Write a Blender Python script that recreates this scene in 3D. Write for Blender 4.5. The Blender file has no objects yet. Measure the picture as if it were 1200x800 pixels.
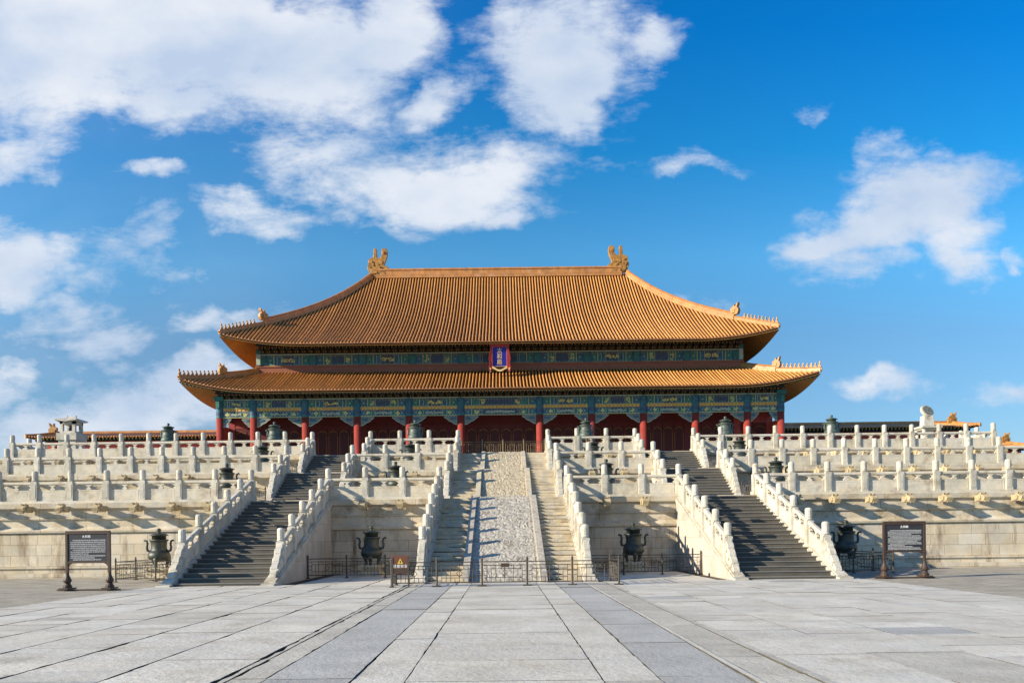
import bpy, math, random
from mathutils import Vector, Matrix, noise
random.seed(7)
S = bpy.context.scene
COL = S.collection
PI = math.pi

# ------------------------------------------------------------------ camera
EYE = 1.71
cam_d = bpy.data.cameras.new('camera')
cam = bpy.data.objects.new('camera', cam_d); COL.objects.link(cam)
cam_d.lens = 27.0; cam_d.sensor_width = 36.0
cam_d.shift_x = 0.0077; cam_d.shift_y = 0.190
cam_d.clip_start = 0.1; cam_d.clip_end = 5000
cam.matrix_world = Matrix.Translation((0, 0, EYE)) @ Matrix.Rotation(PI/2, 4, 'X') @ Matrix.Rotation(-0.0122, 4, 'Z')
S.camera = cam

# ------------------------------------------------------------------ sun and sky
SUN_EL = math.radians(20); SUN_AZ = math.radians(20.5)
L = Vector((math.cos(SUN_EL)*math.cos(SUN_AZ), math.cos(SUN_EL)*math.sin(SUN_AZ), -math.sin(SUN_EL)))
sun_d = bpy.data.lights.new('sun', 'SUN'); sun_d.energy = 5.0; sun_d.angle = math.radians(0.53)
sun_d.color = (1.0, 0.885, 0.70)
sun = bpy.data.objects.new('sun', sun_d); COL.objects.link(sun)
sun.rotation_euler = L.to_track_quat('-Z', 'Y').to_euler()
sun.location = (-60, -30, 50)

W = bpy.data.worlds.new('World'); S.world = W; W.use_nodes = True
nt = W.node_tree; nt.nodes.clear()
def N(t, **k):
    n = nt.nodes.new(t)
    for a, b in k.items(): setattr(n, a, b)
    return n
def LK(a, b): nt.links.new(a, b)
def M_(op, a, b=None, c=None):
    n = N('ShaderNodeMath', operation=op)
    for i, v in enumerate((a, b, c)):
        if v is None: continue
        if isinstance(v, (int, float)): n.inputs[i].default_value = v
        else: LK(v, n.inputs[i])
    return n.outputs[0]
out = N('ShaderNodeOutputWorld'); bg = N('ShaderNodeBackground'); LK(bg.outputs[0], out.inputs[0])
bg.inputs['Strength'].default_value = 0.07
sky = N('ShaderNodeTexSky', sky_type='NISHITA')
sky.sun_disc = False; sky.sun_elevation = SUN_EL
sky.sun_rotation = math.atan2(-L.x, -L.y)
sky.air_density = 1.0; sky.dust_density = 0.3; sky.ozone_density = 3.0
tint = N('ShaderNodeMix', data_type='RGBA', blend_type='MULTIPLY'); tint.inputs[0].default_value = 1
LK(sky.outputs[0], tint.inputs[6])
tc = N('ShaderNodeTexCoord'); sep = N('ShaderNodeSeparateXYZ'); LK(tc.outputs['Generated'], sep.inputs[0])
yy = M_('MAXIMUM', sep.outputs[1], 0.08)
uu = M_('DIVIDE', sep.outputs[0], yy); vv = M_('DIVIDE', sep.outputs[2], yy)
ramp = N('ShaderNodeValToRGB'); vr = N('ShaderNodeMapRange'); LK(vv, vr.inputs[0]); vr.inputs[2].default_value = 1.2; LK(vr.outputs[0], ramp.inputs[0])
el = ramp.color_ramp.elements; el[0].position = .12/1.2; el[0].color = (.34, .42, .485, 1); el[1].position = 1; el[1].color = (.01, .42, .75, 1)
for p_, c_ in ((.26, (.34, .51, .58)), (.36, (.30, .69, .79)), (.5, (.07, .60, .83)), (.66, (.015, .51, .87))):
    e_ = el.new(p_/1.2); e_.color = (*c_, 1)
rs_ = N('ShaderNodeVectorMath', operation='SCALE'); rs_.inputs['Scale'].default_value = 2.0; LK(ramp.outputs[0], rs_.inputs[0]); LK(rs_.outputs[0], tint.inputs[7])
uv = N('ShaderNodeCombineXYZ'); LK(uu, uv.inputs[0]); LK(vv, uv.inputs[1])
# domain warp so that cloud edges are ragged
def noise_n(scale, detail, rough, stretch=(1, 1, 1), off=(0, 0, 0), src=None, dist=0.0):
    mp = N('ShaderNodeMapping'); mp.inputs['Scale'].default_value = stretch; mp.inputs['Location'].default_value = off
    LK(src if src else uv.outputs[0], mp.inputs[0])
    n = N('ShaderNodeTexNoise'); n.inputs['Scale'].default_value = scale; n.inputs['Detail'].default_value = detail
    n.inputs['Roughness'].default_value = rough; n.inputs['Distortion'].default_value = dist
    LK(mp.outputs[0], n.inputs['Vector']); return n
wn = noise_n(7, 6, .55)
wv = N('ShaderNodeVectorMath', operation='SUBTRACT'); LK(wn.outputs['Color'], wv.inputs[0]); wv.inputs[1].default_value = (.5, .5, .5)
ws = N('ShaderNodeVectorMath', operation='SCALE'); LK(wv.outputs[0], ws.inputs[0]); ws.inputs['Scale'].default_value = 0.15
wu = N('ShaderNodeVectorMath', operation='ADD'); LK(uv.outputs[0], wu.inputs[0]); LK(ws.outputs[0], wu.inputs[1])
# each cloud: direction (as tangents), half sizes, tilt, weight
def cl(px, py, rx, ry, rot, w):
    y1 = py + .0122*(px-600); x1 = px - .0122*(py-400)
    return ((x1-588)/900, (628-y1)/900, rx/900, ry/900, math.radians(rot), w)
CL = [cl(110, 30, 290, 130, 4, 1.6), cl(330, 60, 220, 110, -8, 1.5), cl(470, 10, 85, 85, 20, 1.25), cl(215, 115, 110, 60, 0, 1.0), cl(440, 45, 80, 60, 0, .9),
      cl(655, 70, 125, 120, 25, 1.6), cl(655, 140, 75, 45, 0, 1.0), cl(530, 215, 170, 62, 4, 1.25), cl(420, 190, 200, 56, -8, .85), cl(515, 125, 58, 34, 10, 1.1), cl(590, 245, 60, 24, 0, .9),
      cl(1060, 245, 160, 70, 20, 1.35), cl(955, 302, 85, 30, 10, 1.0), cl(1125, 275, 95, 52, 0, 1.0), cl(1030, 190, 60, 24, 10, .5),
      cl(15, 305, 85, 78, 0, 1.35), cl(50, 300, 50, 46, 0, .8), cl(190, 470, 200, 75, 12, 1.25), cl(235, 440, 75, 48, 10, 1.0), cl(60, 505, 160, 55, 0, .9), cl(100, 390, 130, 50, 0, .85),
      cl(300, 240, 105, 42, -12, 1.05), cl(180, 203, 52, 22, 0, 1.0), cl(30, 165, 90, 52, 10, 1.1), cl(1030, 458, 80, 24, 0, .95), cl(150, 300, 120, 60, 0, .62),
      cl(0, 460, 45, 40, 0, 1.0), cl(820, 190, 75, 16, -10, .30), cl(715, 195, 60, 14, 15, .40), cl(950, 112, 45, 14, 0, .5), cl(820, 352, 70, 24, 0, .8),
      cl(770, 45, 45, 34, 0, .85), cl(1000, 325, 90, 28, 10, .85), cl(1165, 465, 60, 28, 0, .75), cl(260, 370, 85, 32, 0, .8), cl(1190, 300, 30, 16, 0, .75), cl(480, 268, 60, 16, 0, .6)]
tot = None
for (cu, cv, rx, ry, ro, w) in CL:
    m = N('ShaderNodeMapping', vector_type='TEXTURE')
    m.inputs['Location'].default_value = (cu, cv, 0); m.inputs['Rotation'].default_value = (0, 0, ro); m.inputs['Scale'].default_value = (rx, ry, 1)
    LK(wu.outputs[0], m.inputs[0])
    ln = N('ShaderNodeVectorMath', operation='LENGTH'); LK(m.outputs[0], ln.inputs[0])
    mr = N('ShaderNodeMapRange', interpolation_type='SMOOTHSTEP'); LK(ln.outputs['Value'], mr.inputs[0])
    mr.inputs[1].default_value = 1.15; mr.inputs[2].default_value = 0.15; mr.inputs[3].default_value = 0; mr.inputs[4].default_value = w
    tot = mr.outputs[0] if tot is None else M_('MAXIMUM', tot, M_('ADD', M_('MULTIPLY', tot, .35), mr.outputs[0]))
n1 = noise_n(7, 12, .66, (1, 2.2, 1), (3.1, .4, 0), dist=.25)
n2 = noise_n(22, 8, .6, (1, 1.7, 1), (1.1, 2.4, 0))
dens = M_('ADD', tot, M_('ADD', M_('MULTIPLY', M_('SUBTRACT', n1.outputs[0], .5), 2.5), M_('MULTIPLY', M_('SUBTRACT', n2.outputs[0], .5), 1.0)))
dm = N('ShaderNodeMapRange', interpolation_type='SMOOTHSTEP'); LK(dens, dm.inputs[0])
dm.inputs[1].default_value = 0.10; dm.inputs[2].default_value = 1.30; dm.inputs[4].default_value = 0.95
# only where a cloud exists, only in front hemisphere above the horizon; thin veil elsewhere
gate = N('ShaderNodeMapRange', interpolation_type='SMOOTHSTEP'); LK(tot, gate.inputs[0]); gate.inputs[1].default_value = 0.0; gate.inputs[2].default_value = .22
mask = M_('MULTIPLY', dm.outputs[0], gate.outputs[0])
front = N('ShaderNodeMapRange'); LK(sep.outputs[1], front.inputs[0]); front.inputs[1].default_value = .08; front.inputs[2].default_value = .25
mask = M_('MULTIPLY', mask, front.outputs[0])
# thin haze veil to the left
veil = N('ShaderNodeMapRange', interpolation_type='SMOOTHSTEP'); LK(uu, veil.inputs[0]); veil.inputs[1].default_value = .15; veil.inputs[2].default_value = -.75; veil.inputs[4].default_value = .10
mask = M_('MAXIMUM', mask, M_('MULTIPLY', M_('MULTIPLY', veil.outputs[0], front.outputs[0]), M_('ADD', .55, n1.outputs[0])))
ccol = N('ShaderNodeMix', data_type='RGBA'); 
n3 = noise_n(5, 5, .5, (1, 1.5, 1), (7, 7, 0))
cs = N('ShaderNodeMapRange'); LK(n3.outputs[0], cs.inputs[0]); cs.inputs[1].default_value = .35; cs.inputs[2].default_value = .62
LK(cs.outputs[0], ccol.inputs[0])
CLOUD_A, CLOUD_B = ccol.inputs[6], ccol.inputs[7]
CLOUD_A.default_value = (4.3, 5.2, 6.6, 1); CLOUD_B.default_value = (6.7, 7.0, 7.5, 1)
# unseen white cloud added behind the camera as neutral fill light
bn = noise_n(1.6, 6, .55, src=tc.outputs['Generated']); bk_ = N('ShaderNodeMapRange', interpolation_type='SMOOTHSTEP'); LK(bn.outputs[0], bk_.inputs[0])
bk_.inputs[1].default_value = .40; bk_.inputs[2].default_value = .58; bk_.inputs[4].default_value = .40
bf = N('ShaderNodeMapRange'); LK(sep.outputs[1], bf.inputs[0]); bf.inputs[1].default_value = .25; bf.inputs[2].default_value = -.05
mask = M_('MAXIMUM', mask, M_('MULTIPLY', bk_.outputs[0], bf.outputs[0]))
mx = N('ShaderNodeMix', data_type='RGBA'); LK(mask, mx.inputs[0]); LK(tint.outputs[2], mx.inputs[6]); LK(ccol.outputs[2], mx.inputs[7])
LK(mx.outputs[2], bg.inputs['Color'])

S.view_settings.view_transform = 'Standard'; S.view_settings.look = 'None'
S.view_settings.gamma = 1.0; S.view_settings.use_curve_mapping = False
S.view_settings.exposure = 0.86

# ------------------------------------------------------------------ materials
def mat(name, col, rough=.8, spec=.3, var=.15, vscale=1.5, bump=.0, bscale=20, metal=0., stain=None, stain_amt=.0, streak=False,
        island=0., brick=None, col2=None, speck=None, coat=0., objr=0.):
    m = bpy.data.materials.new(name); m.use_nodes = True; t = m.node_tree; t.nodes.clear()
    def n(ty, **k):
        x = t.nodes.new(ty)
        for a, b in k.items(): setattr(x, a, b)
        return x
    lk = t.links.new
    o = n('ShaderNodeOutputMaterial'); p = n('ShaderNodeBsdfPrincipled'); lk(p.outputs[0], o.inputs[0])
    p.inputs['Roughness'].default_value = rough; p.inputs['Metallic'].default_value = metal
    p.inputs['Specular IOR Level'].default_value = spec
    if coat: p.inputs['Coat Weight'].default_value = coat; p.inputs['Coat Roughness'].default_value = .25
    g = n('ShaderNodeNewGeometry')
    def nz(scale, detail=6, rough_=.6, sc=(1, 1, 1), off=(0, 0, 0)):
        mp = n('ShaderNodeMapping'); mp.inputs['Scale'].default_value = sc; mp.inputs['Location'].default_value = off
        lk(g.outputs['Position'], mp.inputs[0])
        x = n('ShaderNodeTexNoise'); x.inputs['Scale'].default_value = scale; x.inputs['Detail'].default_value = detail
        x.inputs['Roughness'].default_value = rough_; lk(mp.outputs[0], x.inputs['Vector']); return x.outputs[0]
    def mix(fac, a, b, bt='MIX'):
        x = n('ShaderNodeMix', data_type='RGBA', blend_type=bt)
        for i, v in ((0, fac), (6, a), (7, b)):
            if isinstance(v, (int, float)): x.inputs[i].default_value = v
            elif isinstance(v, tuple): x.inputs[i].default_value = (*v[:3], 1)
            else: lk(v, x.inputs[i])
        return x.outputs[2]
    def mrange(v, a, b, c, d):
        x = n('ShaderNodeMapRange'); lk(v, x.inputs[0])
        for i, q in enumerate((a, b, c, d)): x.inputs[i+1].default_value = q
        return x.outputs[0]
    c = tuple(col)
    cur = c
    if col2: cur = mix(mrange(nz(vscale*.6, 5), .4, .62, 0, 1), c, col2)
    v = mrange(nz(vscale), .3, .7, 1-var, 1+var)
    vcol = n('ShaderNodeCombineXYZ'); 
    for i in range(3): lk(v, vcol.inputs[i])
    cur = mix(1., cur, vcol.outputs[0], 'MULTIPLY')
    if island:
        v2 = mrange(g.outputs['Random Per Island'], 0, 1, 1-island, 1+island)
        vc2 = n('ShaderNodeCombineXYZ')
        for i in range(3): lk(v2, vc2.inputs[i])
        cur = mix(1., cur, vc2.outputs[0], 'MULTIPLY')
    if objr:
        oi = n('ShaderNodeObjectInfo'); v3 = mrange(oi.outputs['Random'], 0, 1, 1-objr, 1+objr); v4 = mrange(oi.outputs['Random'], 0, 1, 1-objr*1.5, 1+objr*.9)
        vc3 = n('ShaderNodeCombineXYZ'); lk(v3, vc3.inputs[0]); lk(v3, vc3.inputs[1]); lk(v4, vc3.inputs[2]); cur = mix(1., cur, vc3.outputs[0], 'MULTIPLY')
    hgt = nz(bscale, 5, .65) if bump else None
    if brick:
        bw, bh, off, mort, mcol = brick
        sx = n('ShaderNodeSeparateXYZ'); lk(g.outputs['Position'], sx.inputs[0])
        ad = n('ShaderNodeMath', operation='ADD'); lk(sx.outputs[0], ad.inputs[0])
        flat = off == 'flat'
        if not flat: lk(sx.outputs[1], ad.inputs[1])
        else: ad.inputs[1].default_value = 0
        cx = n('ShaderNodeCombineXYZ'); lk(ad.outputs[0], cx.inputs[0]); lk(sx.outputs[1 if flat else 2], cx.inputs[1])
        # wobble so joints are not ruler straight
        wob = n('ShaderNodeTexNoise'); wob.inputs['Scale'].default_value = 3; lk(g.outputs['Position'], wob.inputs['Vector'])
        wsx = n('ShaderNodeVectorMath', operation='SCALE'); lk(wob.outputs['Color'], wsx.inputs[0]); wsx.inputs['Scale'].default_value = .05
        wa = n('ShaderNodeVectorMath', operation='ADD'); lk(cx.outputs[0], wa.inputs[0]); lk(wsx.outputs[0], wa.inputs[1])
        b = n('ShaderNodeTexBrick'); lk(wa.outputs[0], b.inputs['Vector'])
        b.inputs['Scale'].default_value = 1; b.inputs['Brick Width'].default_value = bw; b.inputs['Row Height'].default_value = bh
        b.inputs['Mortar Size'].default_value = mort; b.inputs['Mortar Smooth'].default_value = .3; b.inputs['Bias'].default_value = 0
        b.inputs['Color1'].default_value = (.90, .885, .86, 1); b.inputs['Color2'].default_value = (1.06, 1.05, 1.04, 1); b.inputs['Mortar'].default_value = (*mcol, 1)
        cur = mix(1., cur, b.outputs['Color'], 'MULTIPLY')
    if stain:
        sc = (1, 1, .18) if streak else (1, 1, 1)
        sfac = mrange(nz(1.6 if streak else 1.1, 8, .68, sc, (5, 2, 1)), .52, .72, 0, stain_amt)
        cur = mix(sfac, cur, stain)
    if speck:
        cur = mix(mrange(nz(speck[1], 3, .7), .45, .75, 0, speck[2]), cur, speck[0])
    if isinstance(cur, tuple): p.inputs['Base Color'].default_value = (*cur, 1)
    else: lk(cur, p.inputs['Base Color'])
    if bump:
        bp = n('ShaderNodeBump'); bp.inputs['Strength'].default_value = bump; bp.inputs['Distance'].default_value = .03
        lk(hgt, bp.inputs['Height']); lk(bp.outputs[0], p.inputs['Normal'])
    return m
MT = {}
MT['marble'] = mat('marble', (.545, .495, .41), .65, .3, .14, 3, .7, 18, stain=(.20, .155, .10), stain_amt=.75, col2=(.46, .43, .375), objr=.10)
MT['marble_step'] = mat('step_stone', (.53, .435, .285), .75, .2, .22, 2.5, .5, 16, stain=(.26, .19, .10), stain_amt=.6, col2=(.44, .40, .33))
MT['wall'] = mat('terrace_masonry', (.545, .465, .335), .8, .2, .16, 1.2, .6, 12, stain=(.15, .10, .06), stain_amt=.95, streak=True, brick=(1.35, .53, 'wall', .012, (.50, .42, .32)), col2=(.53, .49, .41))
MT['cornice'] = mat('cornice_stone', (.52, .435, .30), .8, .2, .2, 1.6, .6, 14, stain=(.18, .12, .06), stain_amt=.9, brick=(2.3, 50., 'wall', .012, (.45, .38, .28)), col2=(.50, .46, .38))
MT['flank'] = mat('flank_stone', (0.490, 0.440, 0.373), .8, .2, .14, 1.2, .4, 12, stain=(0.288, 0.213, 0.138), stain_amt=.6, streak=True, brick=(1.6, .8, 'wall', .008, (.62, .55, .47)))
MT['carved'] = mat('carved_stone', (.47, .43, .36), .9, .1, .22, 5, .8, 45, stain=(.15, .12, .08), stain_amt=.8, speck=((.14, .11, .08), 7, .5))
MT['carved_warm'] = mat('carved_warm_stone', (.49, .415, .29), .9, .1, .22, 5, .8, 45, stain=(.20, .15, .085), stain_amt=.7, speck=((.20, .15, .09), 7, .5))
MT['dark_step'] = mat('grey_step_covering', (0.106, 0.095, 0.078), .75, .25, .2, 1.2, .3, 20, stain=(0.060, 0.051, 0.043), stain_amt=.4)
MT['dark_nose'] = mat('step_nosing', (0.178, 0.170, 0.153), .6, .3, .15, 2)
MT['slab'] = mat('paving_slab', (.57, .525, .435), .75, .25, .14, .9, .6, 9, stain=(.37, .31, .23), stain_amt=.7, island=.07, speck=((.26, .24, .20), 40, .28), col2=(.58, .55, .48))
MT['slab_grey'] = mat('grey_slab', (.42, .41, .375), .7, .25, .13, .9, .6, 9, stain=(.32, .30, .25), stain_amt=.5, island=.08, speck=((.18, .17, .15), 40, .3))
MT['slab_warm'] = mat('warm_slab', (.47, .44, .37), .8, .2, .14, 1.2, .6, 9, stain=(.36, .31, .24), stain_amt=.6, island=.08, speck=((.2, .18, .15), 40, .3))
MT['bed'] = mat('joint_earth', (.09, .08, .065), .95, .1, .3, 3)
MT['ground'] = mat('old_brick_ground', (0.380, 0.346, 0.280), .9, .1, .25, 1.1, 1., 30, stain=(0.251, 0.216, 0.168), stain_amt=.5, brick=(.5, .25, 'flat', .012, (.5, .47, .43)), speck=((0.532, 0.499, 0.434), 22, .5))
MT['pave_far'] = mat('paving_sheet', (.52, .51, .48), .8, .2, .15, 1, .4, 9, brick=(1.4, 1.1, 'flat', .008, (.3, .28, .25)))
MT['terrace_floor'] = mat('terrace_floor', (.45, .42, .36), .85, .2, .2, 1, .3, 12, brick=(.5, .5, 'flat', .01, (.5, .5, .5)))
MT['bronze'] = mat('dark_bronze', (0.051, 0.056, 0.044), .45, .5, .35, 5, .4, 25, metal=.35, stain=(0.085, 0.119, 0.093), stain_amt=.5)
MT['bronze_g'] = mat('patina_bronze', (0.081, 0.106, 0.085), .5, .5, .3, 5, .4, 25, metal=.25, stain=(0.043, 0.043, 0.030), stain_amt=.6)
MT['iron'] = mat('fence_iron', (.055, .042, .030), .5, .5, .2, 6)
MT['iron_gold'] = mat('fence_bronze', (.20, .15, .08), .4, .5, .2, 6, metal=.5)
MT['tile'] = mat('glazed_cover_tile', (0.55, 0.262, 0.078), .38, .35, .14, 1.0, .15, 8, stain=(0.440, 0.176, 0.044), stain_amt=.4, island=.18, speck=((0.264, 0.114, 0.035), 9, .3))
MT['pan'] = mat('glazed_pan_tile', (.115, .038, .010), .95, .05, .2, 2, stain=(.07, .025, .008), stain_amt=.5)  # same glaze as the cover tiles, darkened for shade between ribs plus dirt
MT['tile_end'] = mat('glazed_tile_end', (0.440, 0.211, 0.075), .4, .5, .2, 4, island=.2)
MT['ridge'] = mat('glazed_ridge', (0.458, 0.207, 0.057), .38, .5, .22, 1.2, .3, 10, stain=(0.546, 0.370, 0.246), stain_amt=.6, brick=(.7, 9, 'wall', .02, (.5, .4, .3)))
MT['hip'] = mat('glazed_hip', (0.458, 0.198, 0.053), .4, .5, .2, 1.5, .2, 10, stain=(0.264, 0.106, 0.044), stain_amt=.4, brick=(.45, 9, 'wall', .02, (.55, .45, .35)))
MT['orn'] = mat('glazed_ornament', (.36, .18, .04), .45, .4, .4, 3.5, .9, 9, stain=(.10, .04, .015), stain_amt=.8)
MT['band'] = mat('glazed_brown_band', (.235, .078, .034), .5, .4, .12, 2)
MT['red'] = mat('red_lacquer', (.29, .045, .034), .5, .4, .14, 1.5, stain=(.20, .03, .022), stain_amt=.5)
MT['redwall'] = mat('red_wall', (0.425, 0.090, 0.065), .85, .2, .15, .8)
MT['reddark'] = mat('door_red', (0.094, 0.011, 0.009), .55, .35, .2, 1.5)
MT['lattice'] = mat('door_lattice', (.055, .014, .009), .6, .3, .25, 9)
MT['gold'] = mat('gilding', (.28, .12, .025), .5, .4, .3, 8, metal=.1)
MT['motif'] = mat('pale_gold_paint', (.50, .45, .15), .55, .4, .35, 6)
MT['orange'] = mat('orange_paint', (.62, .25, .05), .6, .3, .25, 5)
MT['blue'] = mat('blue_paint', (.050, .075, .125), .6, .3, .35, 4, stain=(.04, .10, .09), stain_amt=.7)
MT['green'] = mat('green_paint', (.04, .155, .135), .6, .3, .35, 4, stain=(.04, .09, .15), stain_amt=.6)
MT['teal'] = mat('teal_paint', (.038, .12, .17), .6, .3, .35, 4)
MT['pale'] = mat('pale_paint', (.30, .36, .28), .6, .3, .2, 5)
MT['greyorn'] = mat('carved_bracket_paint', (.17, .18, .15), .7, .3, .45, 7)
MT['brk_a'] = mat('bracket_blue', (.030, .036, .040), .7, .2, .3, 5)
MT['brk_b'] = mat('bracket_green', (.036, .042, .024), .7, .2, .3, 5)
MT['soffit'] = mat('soffit_paint', (0.370, 0.185, 0.053), .8, .2, .2, 2)
MT['rafter'] = mat('rafter_paint', (.10, .075, .03), .7, .2, .3, 5)
MT['pblue'] = mat('plaque_blue', (0.011, 0.014, 0.26), .5, .4, .08, 3)
MT['pred'] = mat('plaque_red', (.30, .022, .016), .5, .4, .2, 3)
MT['pgold'] = mat('plaque_gold', (.75, .52, .22), .4, .5, .1, 3, metal=.2)
MT['signwood'] = mat('sign_wood', (.055, .032, .022), .55, .4, .2, 4)
MT['signboard'] = mat('sign_board', (0.030, 0.031, 0.036), .6, .3, .1, 4)
MT['signtext'] = mat('sign_lettering', (.62, .62, .62), .7, .2, .05, 4)
MT['signbrown'] = mat('warning_board', (.13, .045, .025), .55, .4, .1, 4)
MT['yellow'] = mat('warning_yellow', (.75, .55, .03), .6, .3, .05, 4)
MT['white'] = mat('white_lettering', (.8, .8, .78), .6, .3, .04, 4)
MT['panel_stone'] = mat('panel_stone', (.57, .50, .385), .7, .25, .14, 2.5, .7, 18, stain=(.22, .155, .085), stain_amt=.8, col2=(.52, .48, .41), objr=.08)
MT['spout_stone'] = mat('spout_stone', (.44, .35, .22), .8, .2, .3, 3, .8, 14, stain=(.14, .09, .05), stain_amt=.9, objr=.15)
MT['riser'] = mat('step_riser', (.17, .125, .075), .85, .1, .4, 5, .4, 14)
MT['brownroof'] = MT['tile']

# ------------------------------------------------------------------ mesh helpers
class MB:
    def __init__(s): s.v = []; s.f = []; s.m = []
    def vert(s, p): s.v.append(tuple(p)); return len(s.v)-1
    def face(s, idx, mi=0): s.f.append(tuple(idx)); s.m.append(mi)
    def box(s, x0, x1, y0, y1, z0, z1, mi=0, top=1.0, topy=None):
        cx, cy = (x0+x1)/2, (y0+y1)/2; ty = top if topy is None else topy
        b = len(s.v)
        for z, k, ky in ((z0, 1, 1), (z1, top, ty)):
            for (x, y) in ((x0, y0), (x1, y0), (x1, y1), (x0, y1)):
                s.v.append((cx+(x-cx)*k, cy+(y-cy)*ky, z))
        for q in ((0, 3, 2, 1), (4, 5, 6, 7), (0, 1, 5, 4), (1, 2, 6, 5), (2, 3, 7, 6), (3, 0, 4, 7)): s.face([b+i for i in q], mi)
    def prism(s, pts, fn, d0, d1, mi=0, inset=0):
        """pts: outline (a,b); fn(a,b,d)->xyz ; extruded from d0 to d1"""
        n = len(pts); b = len(s.v)
        for d in (d0, d1):
            for (a, c) in pts: s.v.append(tuple(fn(a, c, d)))
        s.face([b+i for i in range(n)], mi); s.face([b+n+i for i in reversed(range(n))], mi)
        for i in range(n):
            j = (i+1) % n; s.face((b+i, b+n+i, b+n+j, b+j), mi)
    def lathe(s, prof, c=(0, 0, 0), seg=14, mi=0, sx=1, sy=1):
        b = len(s.v); n = len(prof)
        for (r, z) in prof:
            for k in range(seg):
                a = 2*PI*k/seg; s.v.append((c[0]+r*sx*math.cos(a), c[1]+r*sy*math.sin(a), c[2]+z))
        for i in range(n-1):
            for k in range(seg):
                k2 = (k+1) % seg; s.face((b+i*seg+k, b+i*seg+k2, b+(i+1)*seg+k2, b+(i+1)*seg+k), mi)
        s.face([b+k for k in reversed(range(seg))], mi); s.face([b+(n-1)*seg+k for k in range(seg)], mi)
    def tube(s, path, rad, seg=8, mi=0):
        b = len(s.v); n = len(path); path = [Vector(p) for p in path]
        for i, p in enumerate(path):
            d = (path[min(i+1, n-1)]-path[max(i-1, 0)]).normalized()
            a = d.orthogonal().normalized() if abs(d.y) > .99 else Vector((0, 1, 0)).cross(d).normalized()
            c = d.cross(a); r = rad[i] if isinstance(rad, (list, tuple)) else rad
            for k in range(seg):
                t = 2*PI*k/seg; s.v.append(tuple(p+a*r*math.cos(t)+c*r*math.sin(t)))
        for i in range(n-1):
            for k in range(seg):
                k2 = (k+1) % seg; s.face((b+i*seg+k, b+i*seg+k2, b+(i+1)*seg+k2, b+(i+1)*seg+k), mi)
        s.face([b+k for k in reversed(range(seg))], mi); s.face([b+(n-1)*seg+k for k in range(seg)], mi)
    def mesh(s, name, mats, smooth=False):
        me = bpy.data.meshes.new(name); me.from_pydata(s.v, [], s.f)
        mats = mats if isinstance(mats, (list, tuple)) else [mats]
        for m in mats: me.materials.append(MT[m])
        me.polygons.foreach_set('material_index', s.m)
        if smooth: me.polygons.foreach_set('use_smooth', [True]*len(s.f))
        me.validate(); me.update()
        return me
def link(name, me, parent=None, loc=(0, 0, 0), rot=(0, 0, 0), scale=(1, 1, 1), bevel=0, smooth_angle=False):
    o = bpy.data.objects.new(name, me); COL.objects.link(o)
    if parent: o.parent = parent
    o.location = loc; o.rotation_euler = rot; o.scale = scale
    if bevel:
        b = o.modifiers.new('bevel', 'BEVEL'); b.width = bevel; b.segments = 2; b.limit_method = 'ANGLE'
    return o
def recalc(me):
    import bmesh
    bm = bmesh.new(); bm.from_mesh(me); bmesh.ops.recalc_face_normals(bm, faces=bm.faces); bm.to_mesh(me); bm.free(); return me
def part(name, mb, mats, parent=None, smooth=False, fix=True, **k):
    me = mb.mesh(name, mats, smooth)
    if fix: recalc(me)
    return link(name, me, parent, **k)
def thing(name, label, cat, loc=(0, 0, 0), rz=0, group=None):
    o = bpy.data.objects.new(name, None); COL.objects.link(o); o.location = loc; o.rotation_euler = (0, 0, rz)
    o.empty_display_size = .3
    o['label'] = label; o['category'] = cat
    if group: o['group'] = group
    return o
def copy_thing(src, label, loc, rz=None, scale=None):
    def cp(o, par):
        c = o.copy(); COL.objects.link(c); c.parent = par
        for ch in o.children: cp(ch, c)
        return c
    kids = list(src.children); r = src.copy(); COL.objects.link(r); r.location = loc
    for ch in kids: cp(ch, r)
    if rz is not None: r.rotation_euler = (0, 0, rz)
    if scale: r.scale = scale
    r['label'] = label
    return r
def struct(o): o['kind'] = 'structure'; return o
def text_mesh(txt, size, depth, material):
    cu = bpy.data.curves.new('lettering', 'FONT'); cu.body = txt; cu.size = size; cu.extrude = depth
    cu.align_x = 'CENTER'; cu.align_y = 'CENTER'
    ob = bpy.data.objects.new('lettering', cu); COL.objects.link(ob)
    bpy.context.view_layer.update()
    me = bpy.data.meshes.new_from_object(ob.evaluated_get(bpy.context.evaluated_depsgraph_get()))
    bpy.data.objects.remove(ob); me.materials.clear(); me.materials.append(MT[material])
    return me

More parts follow.
